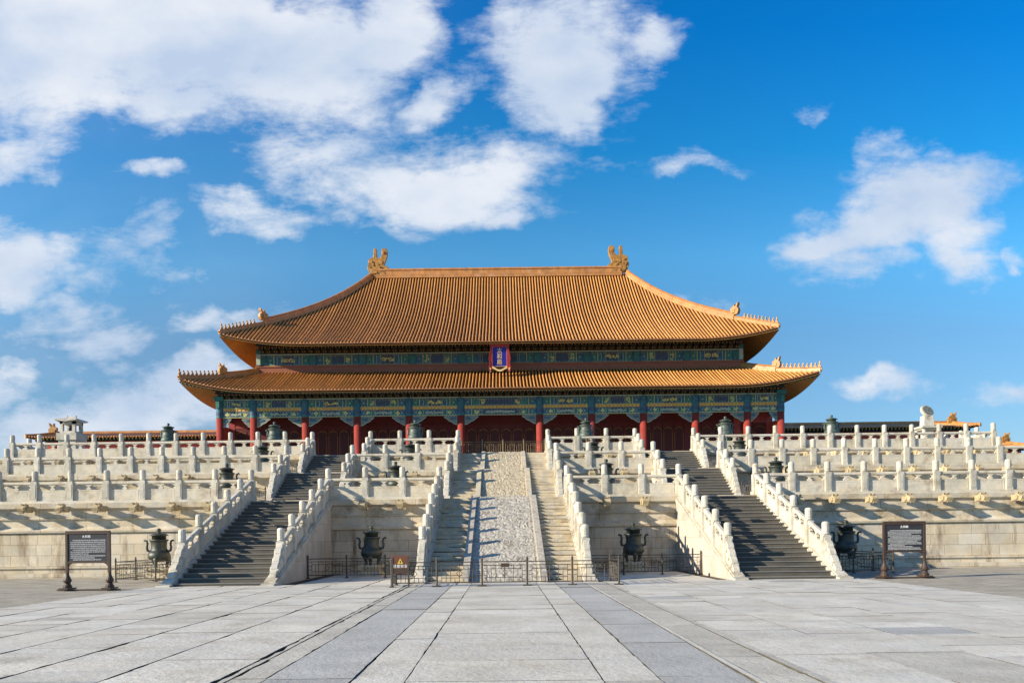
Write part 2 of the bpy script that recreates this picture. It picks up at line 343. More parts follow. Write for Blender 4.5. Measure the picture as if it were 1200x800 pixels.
# ================================================================== THE SETTING
mb = MB(); mb.box(-3000, 3000, -3000, 3000, -.5, -.06); struct(part('ground', mb, 'ground'))
mb = MB(); mb.face([mb.vert(p) for p in ((-13.1, 3.5, -.04), (13.1, 3.5, -.04), (13.1, 37.4, -.04), (-13.1, 37.4, -.04))]); struct(part('paving_bed', mb, 'bed', fix=False))
mb = MB(); mb.face([mb.vert(p) for p in ((-13.1, -60, -.012), (13.1, -60, -.012), (13.1, 3.5, -.012), (-13.1, 3.5, -.012))]); struct(part('near_paving', mb, 'pave_far', fix=False))
rp = random.Random(11)
mb = MB()
def slab(x0, x1, y0, y1, g0, g1, gy, mi, raise_=.0):
    """one stone: ragged outline, tiny tilt"""
    def edge(ax0, ay0, ax1, ay1, nx, ny, gap):
        ln = math.hypot(ax1-ax0, ay1-ay0); n = max(1, int(ln/.22)); P = []
        for i in range(n):
            t = i/n; j = gap*(.5+rp.random()*1.0) + (rp.random() < .05)*gap*1.2
            P.append((ax0+(ax1-ax0)*t+nx*j, ay0+(ay1-ay0)*t+ny*j))
        return P
    P = edge(x0+g0*.5, y0, x1-g1*.5, y0, 0, 1, gy)+edge(x1, y0+gy*.5, x1, y1-gy*.5, -1, 0, g1)+edge(x1-g1*.5, y1, x0+g0*.5, y1, 0, -1, gy)+edge(x0, y1-gy*.5, x0, y0+gy*.5, 1, 0, g0)
    tx, ty, dz = rp.uniform(-.003, .003), rp.uniform(-.003, .003), rp.uniform(-.005, .005)+raise_
    cx, cy = (x0+x1)/2, (y0+y1)/2; b = len(mb.v); n = len(P)
    for (x, y) in P: mb.v.append((x, y, (x-cx)*tx+(y-cy)*ty+dz))
    for (x, y) in P: mb.v.append((x, y, -.05))
    mb.face([b+i for i in range(n)], mi)
    for i in range(n): j = (i+1) % n; mb.face((b+i, b+n+i, b+n+j, b+j), 3)
strips = [(-13.05, -11.7, 0), (-11.7, -10.4, 0), (-10.4, -9.1, 0), (-9.1, -7.8, 0), (-7.8, -6.35, 0), (-6.35, -4.96, 0), (-4.96, -3.5, 0), (-3.5, -3.37, 2), (-3.37, -2.93, 2),
          (-2.93, -1.855, 1), (-1.855, -1.2, 0), (-1.2, 1.15, 0), (1.15, 1.83, 0), (1.83, 2.87, 1), (2.87, 2.96, 0), (2.96, 3.6, 2), (3.6, 3.72, 2), (3.72, 5.1, 0), (5.1, 6.5, 0), (6.5, 7.9, 0), (7.9, 9.3, 0), (9.3, 10.7, 0), (10.7, 12.0, 0), (12.0, 13.05, 0)]
for i, (x0, x1, mi) in enumerate(strips):
    y = 3.5 - rp.random(); w = x1-x0
    left = x0 < -3; gl = .019 if left else .006; 
    if -3 < x0 < 1.9: gl = .010
    yend = 37.2 if abs((x0+x1)/2) > 3.6 and abs((x0+x1)/2) < 8.2 else 28.6
    while y < yend:
        ln = rp.uniform(.7, 1.3) if w > .7 else rp.uniform(1.0, 2.6)
        if mi == 1: ln = rp.uniform(2.2, 4.0)
        if w > 2: ln = rp.uniform(1.0, 1.8)
        m2 = mi
        if x0 > 5 and y < 10 and rp.random() < .25: m2 = 2
        if mi == 0 and rp.random() < .05: m2 = 1 if rp.random() < .5 else 2
        big = rp.random() < .35
        slab(x0, x1, y, min(y+ln, yend), gl*(2.2 if left and big else 1), gl, .0010 if rp.random() < .8 else .006, m2, .012 if w < .15 and x0 > 0 else 0)
        y += ln
struct(part('paving', mb, ['slab', 'slab_grey', 'slab_warm', 'bed'], fix=False))

# ================================================================== TERRACE
G1, G2, G3 = 3.60, 5.48, 7.12                 # floor heights of the tiers
Y1, Y2, Y3 = 38.1, 44.3, 50.4                 # balustrade lines
YB = 126.0
SP = 1.79
def sweep(mb, prof, hw, yf, yb, mi=0):
    b = len(mb.v)
    for (o, z) in prof:
        for p in ((-hw-o, yb), (-hw-o, yf-o), (hw+o, yf-o), (hw+o, yb)): mb.v.append((*p, z))
    for i in range(len(prof)-1):
        for k in range(3): mb.face((b+i*4+k, b+i*4+k+1, b+(i+1)*4+k+1, b+(i+1)*4+k), mi)
def spout_mesh():
    m = MB(); X = lambda a, c, d: (d, -a, c)      # outline in (forward, up)
    m.prism([(0, -.18), (.38, -.15), (.52, -.19), (.74, -.19), (.80, -.10), (.84, .0), (.80, .05), (.70, .06), (.62, .13), (.45, .15), (.36, .10), (0, .12)], X, -.15, .15)
    m.prism([(.42, .09), (.54, .24), (.34, .20), (.26, .10)], X, -.13, -.05); m.prism([(.42, .09), (.54, .24), (.34, .20), (.26, .10)], X, .05, .13)
    m.prism([(.40, -.12), (.56, -.10), (.58, .06), (.40, .08)], X, -.20, .20)
    m.prism([(.66, -.24), (.78, -.22), (.80, -.13), (.68, -.14)], X, -.10, .10)
    return recalc(m.mesh('drain_spout', 'spout_stone'))
SPOUT = spout_mesh()
def tier(name, label, hw, yb0, z0, z1, cell):
    """yb0: balustrade line; wall face 0.35 in front of it"""
    yf = yb0-.35
    t = thing(name, label, 'terrace', (0, yf, z0))
    h = z1-z0; m = MB()
    if z0 == 0:
        prof = [(.34, -.1), (.34, .15), (.08, .18), (.08, .36), (.17, .40), (.17, .50), (.0, .54), (.0, 2.14)]
        up = [(.10, 2.14), (.12, 2.24), (.04, 2.30), (-.06, 2.42), (-.08, 2.74), (.0, 2.78), (.02, 2.84), (-.04, 2.88), (-.04, 3.26), (.05, 3.30), (.10, 3.34), (.12, z1-.02), (.10, z1)]
    else:
        prof = [(.30, 0), (.30, .22), (.12, .28), (.0, .34), (.0, h*.42)]
        up = [(.06, h*.42), (.08, h*.48), (-.04, h*.52), (-.04, h-.36), (.06, h-.32), (.14, h-.26), (.14, h-.02), (.10, h)]
    sweep(m, prof, hw, 0, YB-yf); part('wall', m, 'wall', t, fix=False)
    m = MB(); sweep(m, up, hw, 0, YB-yf); o = part('cornice', m, 'cornice', t, fix=False)
    m = MB(); q = .10; m.face([m.vert(p) for p in ((-hw-q, -q, h), (hw+q, -q, h), (hw+q, YB-yf, h), (-hw-q, YB-yf, h))]); part('floor', m, 'terrace_floor', t, fix=False)
    for x in cell:
        link('drain_spout', SPOUT, t, loc=(x, -.08, h-.28), scale=(1, .95, 1))
    return t
outer = [12.5+SP*k for k in range(1, 12)]     # posts of the outer runs
inner = [8.68-1.84, 8.68-3.68]
def cells(mx): return [s*x for x in outer if x <= mx for s in (1, -1)]+[s*x for x in inner for s in (1, -1)]
tier('stone_terrace', 'lowest and tallest tier of the pale stone terrace, rising from the courtyard', 44.8, Y1, 0, G1, cells(32.3))
tier('stone_terrace', 'middle tier of the pale stone terrace, set back above the lowest wall', 38.4, Y2, G1, G2, cells(32.3))
tier('stone_terrace', 'top tier of the pale stone terrace, directly below the red columned hall', 32.2, Y3, G2, G3, cells(32.3))

# ---------------------------------------------------------------- balustrades
BR = .12       # base rail height
def post_mesh():
    m = MB(); w = .155
    m.box(-w, w, -w, w, 0, .98); m.box(-w*.72, w*.72, -w*.72, w*.72, .98, 1.03)
    m.box(-w*.66, w*.66, -w-.012, w+.012, .14, .84)
    m.box(-w-.012, w+.012, -w*.66, w*.66, .14, .84)
    m.lathe([(.15, 1.03), (.158, 1.06), (.13, 1.10), (.142, 1.13), (.146, 1.42), (.138, 1.47), (.10, 1.51), (.03, 1.525)], seg=12)
    return recalc(m.mesh('post', 'marble'))
POST = post_mesh()
_pc = {}
def panel_mesh(Lc, rise):
    key = (round(Lc, 3), round(rise, 3))
    if key in _pc: return _pc[key]
    m = MB(); sh = rise/Lc; F = lambda a, c, d: (a, d, c+a*sh)
    m.prism([(0, 0), (Lc, 0), (Lc, .54), (0, .54)], F, -.06, .06)
    e = .07
    for d in (-1, 1):   # raised frame on each face
        for (a0, a1, c0, c1) in ((e, Lc-e, .47, .52), (e, Lc-e, .04, .09), (e, e+.05, .09, .47), (Lc-e-.05, Lc-e, .09, .47)):
            m.prism([(a0, c0), (a1, c0), (a1, c1), (a0, c1)], F, d*.058, d*.068)
        m.prism([(.25, .2), (Lc/2, .16), (Lc-.25, .2), (Lc-.2, .3), (Lc-.25, .39), (Lc/2, .43), (.25, .39), (.2, .3)], F, d*.058, d*.064)
    # rail (eight sided)
    r = []
    for (y, z) in ((-.07, .80), (.07, .80), (.10, .83), (.10, .91), (.06, .95), (-.06, .95), (-.10, .91), (-.10, .83)): r.append((y, z))
    b = len(m.v)
    for a in (0, Lc):
        for (y, z) in r: m.v.append((a, y, z+a*sh))
    m.face([b+i for i in range(8)]); m.face([b+8+i for i in range(8)])
    for i in range(8): j = (i+1) % 8; m.face((b+i, b+8+i, b+8+j, b+j))
    # cloud shaped supports: centre and two halves
    half = [(.04, .54), (.10, .56), (.13, .60), (.09, .64), (.045, .655), (.045, .70), (.09, .72), (.12, .75), (.19, .775), (.21, .81)]
    c = Lc/2
    m.prism([(c-x, z) for x, z in half]+[(c+x, z) for x, z in reversed(half)], F, -.055, .055)
    m.prism([(x, z) for x, z in half]+[(0, .81), (0, .54)], F, -.055, .055)
    m.prism([(Lc-x, z) for x, z in half]+[(Lc, .81), (Lc, .54)], F, -.055, .055)
    me = recalc(m.mesh('panel', 'panel_stone')); _pc[key] = me
    return me
def balustrade(label, group, p0, p1, n, drum=None, first_post=True, last_post=True):
    """p0->p1 (floor points); drum=(length,) makes a drum stone before p0 sloping down with the run"""
    p0 = Vector(p0); p1 = Vector(p1); d = p1-p0; run = math.hypot(d.x, d.y); rz = math.atan2(d.y, d.x); rise = d.z
    t = thing('marble_balustrade', label, 'balustrade', tuple(p0), rz, group)
    st = run/n; rs = rise/n; hwp = .155; sl = rise/run
    dl = drum or 0
    m = MB(); F = lambda a, c, q: (a, q, c+a*sl)
    m.prism([(-dl-.15, -.02), (run+.18, -.02), (run+.18, BR), (-dl-.15, BR)], F, -.2, .2); part('base_rail', m, 'panel_stone', t)
    lc = st-2*hwp
    pm = panel_mesh(lc, rs*lc/st)
    for i in range(n+1):
        if (i == 0 and not first_post) or (i == n and not last_post): continue
        link('post', POST, t, loc=(i*st, rp.uniform(-.01, .01), i*rs+BR-.02 if not rise else i*rs+BR-.06), rot=(rp.uniform(-.008, .008), rp.uniform(-.008, .008), rp.uniform(-.02, .02)), scale=(1, 1, rp.uniform(.985, 1.015)))
    for i in range(n):
        link('panel', pm, t, loc=(i*st+hwp, 0, i*rs+hwp*sl+BR))
    if drum:
        k = dl/1.55
        top = [(0, .95), (-.16, .93), (-.24, .86), (-.26, .80), (-.40, .80), (-.50, .74), (-.54, .66), (-.52, .62), (-.66, .61), (-.76, .54), (-.80, .45), (-.78, .42), (-.92, .41), (-1.04, .36), (-1.10, .27), (-1.08, .21), (-1.22, .20), (-1.32, .14), (-1.36, .05), (-1.36, 0)]
        m = MB(); F2 = lambda a, c, q: (a*k, q, c+a*k*sl+BR)
        m.prism([(0, 0)]+top, F2, -.12, .12)
        sc = MB()
        for (cx, cz, r) in ((-.28, .58, .17), (-.62, .36, .15), (-.98, .18, .12)):
            m.prism([(cx+r*math.cos(q*PI/6), cz+r*math.sin(q*PI/6)) for q in range(12)], F2, -.165, .165)
        part('drum_stone', m, 'marble', t, bevel=.01)
    return t
# horizontal runs
GH = 'level marble balustrades along the terrace tiers'; GS = 'sloping marble balustrades beside the stairs'
tn = {1: 'lowest', 2: 'middle', 3: 'top'}
XC = {1: 3.17, 2: 3.05, 3: 2.93}
for k, (Y, G) in {1: (Y1, G1), 2: (Y2, G2), 3: (Y3, G3)}.items():
    for s in (-1, 1):
        sd = 'left' if s < 0 else 'right'
        balustrade('long white marble balustrade of the %s tier, reaching outward from the %s dark stairs' % (tn[k], sd), GH,
                   (s*12.5, Y, G), (s*(12.5+11*SP), Y, G), 11, first_post=False)
        balustrade('short marble balustrade of the %s tier, between centre stairs and %s dark stairs' % (tn[k], sd), GH,
                   (s*8.68, Y, G), (s*XC[k], Y, G), 3, first_post=False, last_post=False)
for s in (-1, 1):   # the side returns of the top tier
    sd = 'left' if s < 0 else 'right'
    balustrade('marble balustrade running back from the %s corner of the top tier' % sd, GH, (s*32.19, Y3+.0, G3), (s*32.19, Y3+8*SP, G3), 8, first_post=False)
# flights: (y0, y1, z0, z1, n posts panels, drum)
FL = {1: (28.4, Y1-.35, 0.0, G1, 21), 2: (40.6, Y2-.35, G1, G2, 11), 3: (46.75, Y3-.35, G2, G3, 10)}
fn = {1: 'long bottom', 2: 'short middle', 3: 'short top'}
for k, (ya, yb, za, zb, ns) in FL.items():
    Y = yb+.35; sl = (zb-za)/(Y-ya); dl = 1.3 if k == 1 else 1.1
    yp = ya+dl+.15; npn = 5 if k == 1 else 2
    for s in (-1, 1):
        sd = 'left' if s < 0 else 'right'; inn = 'right' if s < 0 else 'left'
        for (x, side) in ((12.5, 'outer side of the %s dark stairs' % sd), (8.68, 'inner side of the %s dark stairs' % sd), (XC[k], sd+' side of the centre stairs')):
            balustrade('marble balustrade sloping up the %s flight, %s' % (fn[k], side), GS,
                       (s*x, yp, za+(yp-ya)*sl+.02), (s*x, Y, zb), npn if x > 5 else (6 if k == 1 else npn), drum=dl)
# ---------------------------------------------------------------- stairs
def cheek(m, x, ya, yb, za, zb):
    """sloping border stone with a solid flank below"""
    sl = (zb-za)/(yb+.35-ya); F = lambda a, c, d: (d, a, c)
    y0 = ya-.28
    m.prism([(y0, za-.06), (yb+.02, za-.06), (yb+.02, zb-.03), (ya, za+.04), (y0, za+.03)], F, x-.20, x+.20)
def border(m, x, ya, yb, za, zb):
    F = lambda a, c, d: (d, a, c)
    m.prism([(ya-.35, za+.0), (ya-.35, za+.06), (ya, za+.10), (yb+.3, zb+.02), (yb+.3, zb-.2), (ya+.4, za-.01)], F, x-.25, x+.25)
def steps(m, x0, x1, ya, yb, za, zb, n, nose=False, wear=0):
    run = (yb-ya)/n; r = (zb-za)/n
    for i in range(n):
        y = ya+i*run; z = za+(i+1)*r
        b = len(m.v); nx = max(1, int((x1-x0)/.5)) if wear else 1
        xs = [x0+(x1-x0)*j/nx for j in range(nx+1)]
        dz = [rp.uniform(-wear, wear) for _ in xs]; dy = [rp.uniform(-wear, wear) for _ in xs]
        for j, x in enumerate(xs):
            m.v += [(x, y+dy[j], z-r), (x, y+dy[j], z+dz[j]-.0), (x, y+run+.05, z+dz[j]*.5)]
        for j in range(nx):
            q = b+j*3
            m.face((q, q+3, q+4, q+1), 0); m.face((q+1, q+4, q+5, q+2), 0)
        if wear: m.box(x0, x1, y-.006, y+.02, z-r-.01, z-r+.035, 1)
        if nose:
            m.box(x0, x1, y-.03, y+.035, z-.03, z+.008, 1)
for s in (-1, 1):
    sd = 'left' if s < 0 else 'right'
    t = thing('stone_staircase', 'wide %s staircase with dark grey treads, between white marble balustrades' % sd, 'staircase', (0, 28.4, 0), group='dark side staircases'); t.location = (s*10.6, 28.4, 0)
    T = Matrix.Translation((-s*10.6, -28.4, 0))
    for k, (ya, yb, za, zb, ns) in FL.items():
        m = MB(); steps(m, s*10.59-1.7, s*10.59+1.7, ya, yb, za, zb, ns, nose=True); o = part('flight', m, ['dark_step', 'dark_nose'], t, fix=False, loc=(-s*10.6, -28.4, -.07))
        for x in (12.5, 8.68):
            m = MB(); cheek(m, s*x, ya, yb, za, zb); part('flank_wall', m, 'flank', t, loc=(-s*10.6, -28.4, 0))
            m = MB(); border(m, s*x, ya, yb, za, zb); part('border_stone', m, 'marble', t, loc=(-s*10.6, -28.4, 0))
t = thing('stone_staircase', 'central staircase with a carved pale stone ramp between two rows of worn steps', 'staircase', (0, 28.3, 0))
RW = {1: 1.58, 2: 1.50, 3: 1.42}
for k, (ya, yb, za, zb, ns) in FL.items():
    xc = XC[k]; rw = RW[k]
    for s in (-1, 1):
        a, b_ = sorted((s*rw, s*(xc-.1)))
        m = MB(); steps(m, a, b_, ya, yb, za, zb, ns, wear=.022); part('flight', m, ['marble_step', 'riser'], t, fix=False, loc=(0, -28.3, -.12))
        m = MB(); cheek(m, s*xc, ya, yb, za, zb); part('flank_wall', m, 'flank', t, loc=(0, -28.3, 0))
        m = MB(); border(m, s*xc, ya, yb, za, zb); part('border_stone', m, 'marble', t, loc=(0, -28.3, 0))
        m = MB(); F = lambda a, c, d: (d, a, c)   # kerb beside the ramp
        m.prism([(ya-.2, za), (ya-.2, za+.14), (yb+.1, zb+.14), (yb+.1, zb-.1), (ya+.3, za)], F, *sorted((s*(rw-.26), s*(rw+.0)))); part('ramp_kerb', m, 'marble_step' if k > 1 else 'carved', t, loc=(0, -28.3, 0))
    m = MB(); W2 = rw-.24; nx, ny = 64, int((yb-ya)*22); b = len(m.v)
    for j in range(ny+1):
        for i in range(nx+1):
            x = -W2+2*W2*i/nx; y = ya-.15+(yb+.2-ya+.15)*j/ny; z = za+(zb-za)*(y-ya)/(yb-ya)+.06
            if 2 < i < nx-2:
                q = Vector((x*4.6, y*3.6, k*7)); r = noise.noise(q)+.7*noise.noise(q*2.1)
                z += .020*r+.022*abs(math.sin(7*noise.noise(q*.7)))
            m.v.append((x, y, z))
    for j in range(ny):
        for i in range(nx):
            q = b+j*(nx+1)+i; m.face((q, q+1, q+nx+2, q+nx+1))
    part('carved_ramp', m, 'carved' if k == 1 else 'carved_warm', t, fix=False, loc=(0, -28.3, -.06))

# ================================================================== THE HALL
CX = [4.22+5.56*k for k in range(5)]+[30.07]
COLX = sorted([-x for x in CX]+CX); YC = 82.4; YD = 86.0; YM = 101.0
class Roof:
    def __init__(s, Xe, De, Xr, Dr, z0, zh, g, a, Lc, push): s.__dict__.update(locals())
    def base(s, d, v):
        w = max(0., 1-d/s.Lc)**2.2*(1-v)**1.2
        return w
    def front(s, X, v):
        Xh = s.Xe-(s.Xe-s.Xr)*v; d = Xh-abs(X); w = s.base(d, v)
        return Vector((X+math.copysign(s.push*w, X), s.De+(s.Dr-s.De)*v-s.push*w, s.z0+s.zh*s.g(v)+s.a*w))
    def side(s, Y, v, sg):
        Yh = s.De+(s.Dr-s.De)*v; d = min(Y-Yh, (2*YM-Yh)-Y); w = s.base(d, v)
        return Vector((sg*(s.Xe-(s.Xe-s.Xr)*v+s.push*w), Y-(s.push*w if Y < YM else -s.push*w), s.z0+s.zh*s.g(v)+s.a*w))
def ribs(m, fn, along, cross, coords, vmaxf, nseg, rw=.088, rh=.14):
    """half round cover tiles, one row per coordinate"""
    for c in coords:
        vm = vmaxf(c)
        if vm < .03: continue
        n = max(2, int(nseg*vm)+1); b = len(m.v)
        arc = [(-rw, 0), (-rw*.75, rh*.72), (0, rh), (rw*.75, rh*.72), (rw, 0)]
        for i in range(n+1):
            p = fn(c, vm*i/n)
            for (a, h) in arc: m.v.append((p.x+cross[0]*a, p.y+cross[1]*a, p.z+h+.02))
        for i in range(n):
            for k in range(4): q = b+i*5+k; m.face((q, q+1, q+6, q+5), 0)
        # round end tile
        p = fn(c, 0); b = len(m.v); ou = Vector(along)*-.03
        for k in range(8):
            a = 2*PI*k/8; m.v.append((p.x+ou.x+cross[0]*rw*1.1*math.cos(a), p.y+ou.y+cross[1]*rw*1.1*math.cos(a), p.z+.03+rw*1.1*math.sin(a)))
        for k in range(8):
            a = 2*PI*k/8; m.v.append((p.x-ou.x+cross[0]*rw*1.1*math.cos(a), p.y-ou.y+cross[1]*rw*1.1*math.cos(a), p.z+.05+rw*1.1*math.sin(a)))
        m.face([b+k for k in range(8)], 1)
        for k in range(8): j = (k+1) % 8; m.face((b+k, b+j, b+8+j, b+8+k), 1)
def grid(m, fn, us, vs, mi=0):
    b = len(m.v)
    for u in us:
        for v in vs: m.v.append(tuple(fn(u, v)))
    nv = len(vs)
    for i in range(len(us)-1):
        for j in range(nv-1): q = b+i*nv+j; m.face((q, q+nv, q+nv+1, q+1), mi)
def hip_path(R, sg, n=24):
    return [R.front(sg*(R.Xe-(R.Xe-R.Xr)*i/n), i/n) for i in range(n+1)]
def ridge_strip(m, path, w, h, lift=0, mi=0):
    b = len(m.v); n = len(path)
    prof = [(-w, -.1), (-w, h*.35), (-w*.72, h*.40), (-w*.72, h*.7), (-w*.95, h*.75), (-w*.5, h*.97), (0, h*1.06), (w*.5, h*.97), (w*.95, h*.75), (w*.72, h*.7), (w*.72, h*.40), (w, h*.35), (w, -.1)]
    for i, p in enumerate(path):
        d = (path[min(i+1, n-1)]-path[max(i-1, 0)]); d.z = 0; d.normalize(); c = Vector((-d.y, d.x, 0))
        for (a, z) in prof: m.v.append(tuple(p+c*a+Vector((0, 0, z+lift))))
    k = len(prof)
    for i in range(n-1):
        for j in range(k-1): q = b+i*k+j; m.face((q, q+1, q+k+1, q+k), mi)
    m.face([b+j for j in range(k)], mi); m.face([b+(n-1)*k+j for j in reversed(range(k))], mi)
def figure_mesh():
    m = MB(); X = lambda a, c, d: (a, d, c)
    m.prism([(-.16, 0), (.16, 0), (.15, .16), (.05, .22), (.06, .40), (.12, .44), (.13, .52), (.04, .60), (-.03, .58), (-.07, .47), (-.10, .32), (-.15, .22), (-.20, .34), (-.23, .30), (-.18, .1)], X, -.07, .07)
    m.lathe([(.11, 0), (.10, .12), (.05, .2)], (.0, 0, 0), 8)
    return recalc(m.mesh('roof_figure', 'orn'))
FIG = figure_mesh()
def beast_mesh():
    m = MB(); X = lambda a, c, d: (a, d, c)
    m.prism([(-.55, -.1), (.5, -.1), (.62, .25), (.60, .6), (.45, .62), (.42, .78), (.52, 1.0), (.56, 1.25), (.40, 1.12), (.28, .9), (.12, .85), (.05, 1.05), (-.1, 1.2), (-.06, .95), (-.2, .8), (-.42, .74), (-.50, .5), (-.38, .42), (-.52, .32), (-.56, .1)], X, -.2, .2)
    m.box(-.3, .2, -.28, .28, .1, .5)
    return recalc(m.mesh('ridge_beast', 'orn'))
BEAST = beast_mesh()
hall = thing('palace_hall', 'great palace hall with double golden tiled roof and red columns on top of the terrace', 'palace hall', (-.25, YC, G3))
H0 = Vector((0, -YC, -G3))
def hp(name, m, mats, parent=hall, **k):
    k.setdefault('loc', tuple(H0) if parent is hall else (0, 0, 0)); return part(name, m, mats, parent, **k)
RU = Roof(29.75, 82.3, 16.7, YM, 22.62, 13.3, lambda u: .74*u+.26*u**3, 1.1, 9.0, .2)
RL = Roof(32.85, 79.2, 27.1, YD, 17.02, 3.25, lambda u: .80*u+.20*u*u, 1.3, 9.0, .2)
PSP = .362
def make_roof(R, name):
    wfull = R.Xe
    n = int(wfull/PSP); xs = [k*PSP for k in range(-n, n+1)]
    m = MB(); vmx = lambda X: min(1., (R.Xe-abs(X))/(R.Xe-R.Xr))
    ribs(m, R.front, (0, 1, 0), (1, 0, 0), xs, vmx, 26 if R is RU else 10)
    for sg in (-1, 1):
        y0, y1 = R.De, 2*YM-R.De; ys = [y0+.15+k*PSP for k in range(int((y1-y0-.3)/PSP)+1)]
        vs_ = lambda Y: min(1., min(Y-y0, y1-Y)/(R.Dr-R.De)) if R is RU else min(1., min(Y-y0, y1-Y)/(R.Dr-R.De))
        ribs(m, lambda Y, v: R.side(Y, v, sg), (-sg, 0, 0), (0, 1, 0), ys, vs_, 20 if R is RU else 8)
    # drip tiles between the rib ends (front)
    for X in [x+PSP/2 for x in xs[:-1]]:
        p = R.front(X, 0); b = len(m.v)
        m.v += [(p.x-.085, p.y-.02, p.z+.03), (p.x+.085, p.y-.02, p.z+.03), (p.x+.05, p.y-.03, p.z-.10), (p.x, p.y-.03, p.z-.14), (p.x-.05, p.y-.03, p.z-.10)]
        m.face((b, b+1, b+2, b+3, b+4), 2)
    ro = hp(name, m, ['tile', 'tile_end', 'band'], fix=False)
    # pan surface with thickness (under the ribs)
    m = MB(); nv = 26 if R is RU else 10; vs = [i/nv for i in range(nv+1)]; nu = 80
    def fr(u, v): Xh = R.Xe-(R.Xe-R.Xr)*v; return R.front(Xh*u, v)
    us = [-1+2*i/nu for i in range(nu+1)]
    grid(m, fr, us, vs)
    def bk(u, v): p = fr(u, v); return Vector((p.x, 2*YM-p.y, p.z))
    grid(m, bk, us, vs)
    for sg in (-1, 1):
        def sd_(u, v, sg=sg): Yh = R.De+(R.Dr-R.De)*v; return R.side(YM+(YM-Yh)*u, v, sg)
        grid(m, sd_, us, vs)
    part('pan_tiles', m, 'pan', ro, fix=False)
    # soffit
    m = MB(); vt = min(1., (3.9/(R.Dr-R.De))) if R is RU else .60
    vs2 = [vt*i/6 for i in range(7)]; dn = Vector((0, 0, -.30))
    grid(m, lambda u, v: fr(u, v)+dn*(1 if v else .9), us, vs2)
    grid(m, lambda u, v: bk(u, v)+dn, us, vs2)
    for sg in (-1, 1):
        grid(m, lambda u, v, sg=sg: R.side(YM+(YM-(R.De+(R.Dr-R.De)*v))*u, v, sg)+dn, us, vs2)
    # eave board
    b = len(m.v)
    for i, u in enumerate(us):
        p = fr(u, 0); m.v += [tuple(p+Vector((0, .01, .02))), tuple(p+Vector((0, .04, -.10)))]
    for i in range(nu): q = b+i*2; m.face((q, q+2, q+3, q+1), 1)
    hp('soffit', m, ['soffit', 'rafter'], fix=False)
    # rafters
    m = MB()
    for X in xs:
        if vmx(X) < .03: continue
        p = R.front(X, .012); q = R.front(X, min(vt, vmx(X))); 
        for (a, z0, z1, off, ln) in ((.055, -.42, -.30, .10, 1.0), (.065, -.60, -.44, .75, 1.0)):
            a0 = p.lerp(q, off*.25); b0 = q
            b = len(m.v)
            for e in (a0, b0):
                m.v += [(e.x-a, e.y, e.z+z0), (e.x+a, e.y, e.z+z0), (e.x+a, e.y, e.z+z1), (e.x-a, e.y, e.z+z1)]
            for f in ((0, 1, 2, 3), (4, 7, 6, 5), (0, 4, 5, 1), (1, 5, 6, 2), (2, 6, 7, 3), (3, 7, 4, 0)): m.face([b+i for i in f], 1 if f == (0, 1, 2, 3) else 0)
    hp('rafters', m, ['rafter', 'green'], fix=False)
    # hip ridges, front and back
    for sg in (-1, 1):
        path = hip_path(R, sg)
        for back in (0, 1):
            P = [Vector((p.x, 2*YM-p.y, p.z)) for p in path] if back else path
            m = MB(); hh = .78 if R is RU else .62
            nb = 6 if R is RU else 13
            ridge_strip(m, P[nb:], .26, hh); ridge_strip(m, P[:nb+1], .17, .40)
            h = hp('hip_ridge', m, 'hip')
            if back: continue
            P0 = P[0]; d = (P[2]-P[0]); d.z = 0; ang = math.atan2(-d.y, -d.x)
            pb = P[nb]; link('ridge_beast', BEAST, h, loc=(pb.x, pb.y, pb.z+hh*.75), rot=(0, 0, ang), scale=(1.0, 1, .95) if R is RU else (.85, .85, .85))
            for q in range(10):
                f = (.3+q*(nb-1.2)/10) ; i = int(f); p = P[i].lerp(P[i+1], f-i)
                link('roof_figure', FIG, h, loc=(p.x, p.y, p.z+.36), rot=(0, 0, ang), scale=(.8, .8, .85 if q else 1.1))
            link('roof_figure', FIG, h, loc=(P0.x+d.normalized().x*.1, P0.y+d.normalized().y*.1, P0.z-.05), rot=(0, .5, ang), scale=(.9, .9, .6))
    return ro
ru = make_roof(RU, 'upper_roof'); rl = make_roof(RL, 'lower_roof')
# main ridge
m = MB(); zr = RU.z0+RU.zh
prof = [(-.50, -.25), (-.50, .18), (-.36, .24), (-.36, .72), (-.46, .78), (-.46, .90), (-.25, 1.05), (0, 1.12), (.25, 1.05), (.46, .90), (.46, .78), (.36, .72), (.36, .24), (.50, .18), (.50, -.25)]
m.prism(prof, lambda a, c, d: (d, YM+a, zr+c), -16.1, 16.1)
hp('main_ridge', m, 'ridge')
def wen():
    o = [(395, 600), (330, 530), (285, 470), (280, 430), (300, 400), (296, 340), (330, 308), (375, 292), (380, 190), (392, 160), (412, 152), (430, 172), (433, 300), (478, 305), (505, 262), (520, 240), (500, 205), (512, 170), (548, 152), (588, 172), (602, 212), (594, 272), (576, 330), (552, 385), (552, 425), (590, 430), (612, 455), (600, 480), (572, 492), (600, 540), (608, 600)]
    return [((x-450)/13.33/8.91, (600-y)/13.33/8.91) for x, y in o]
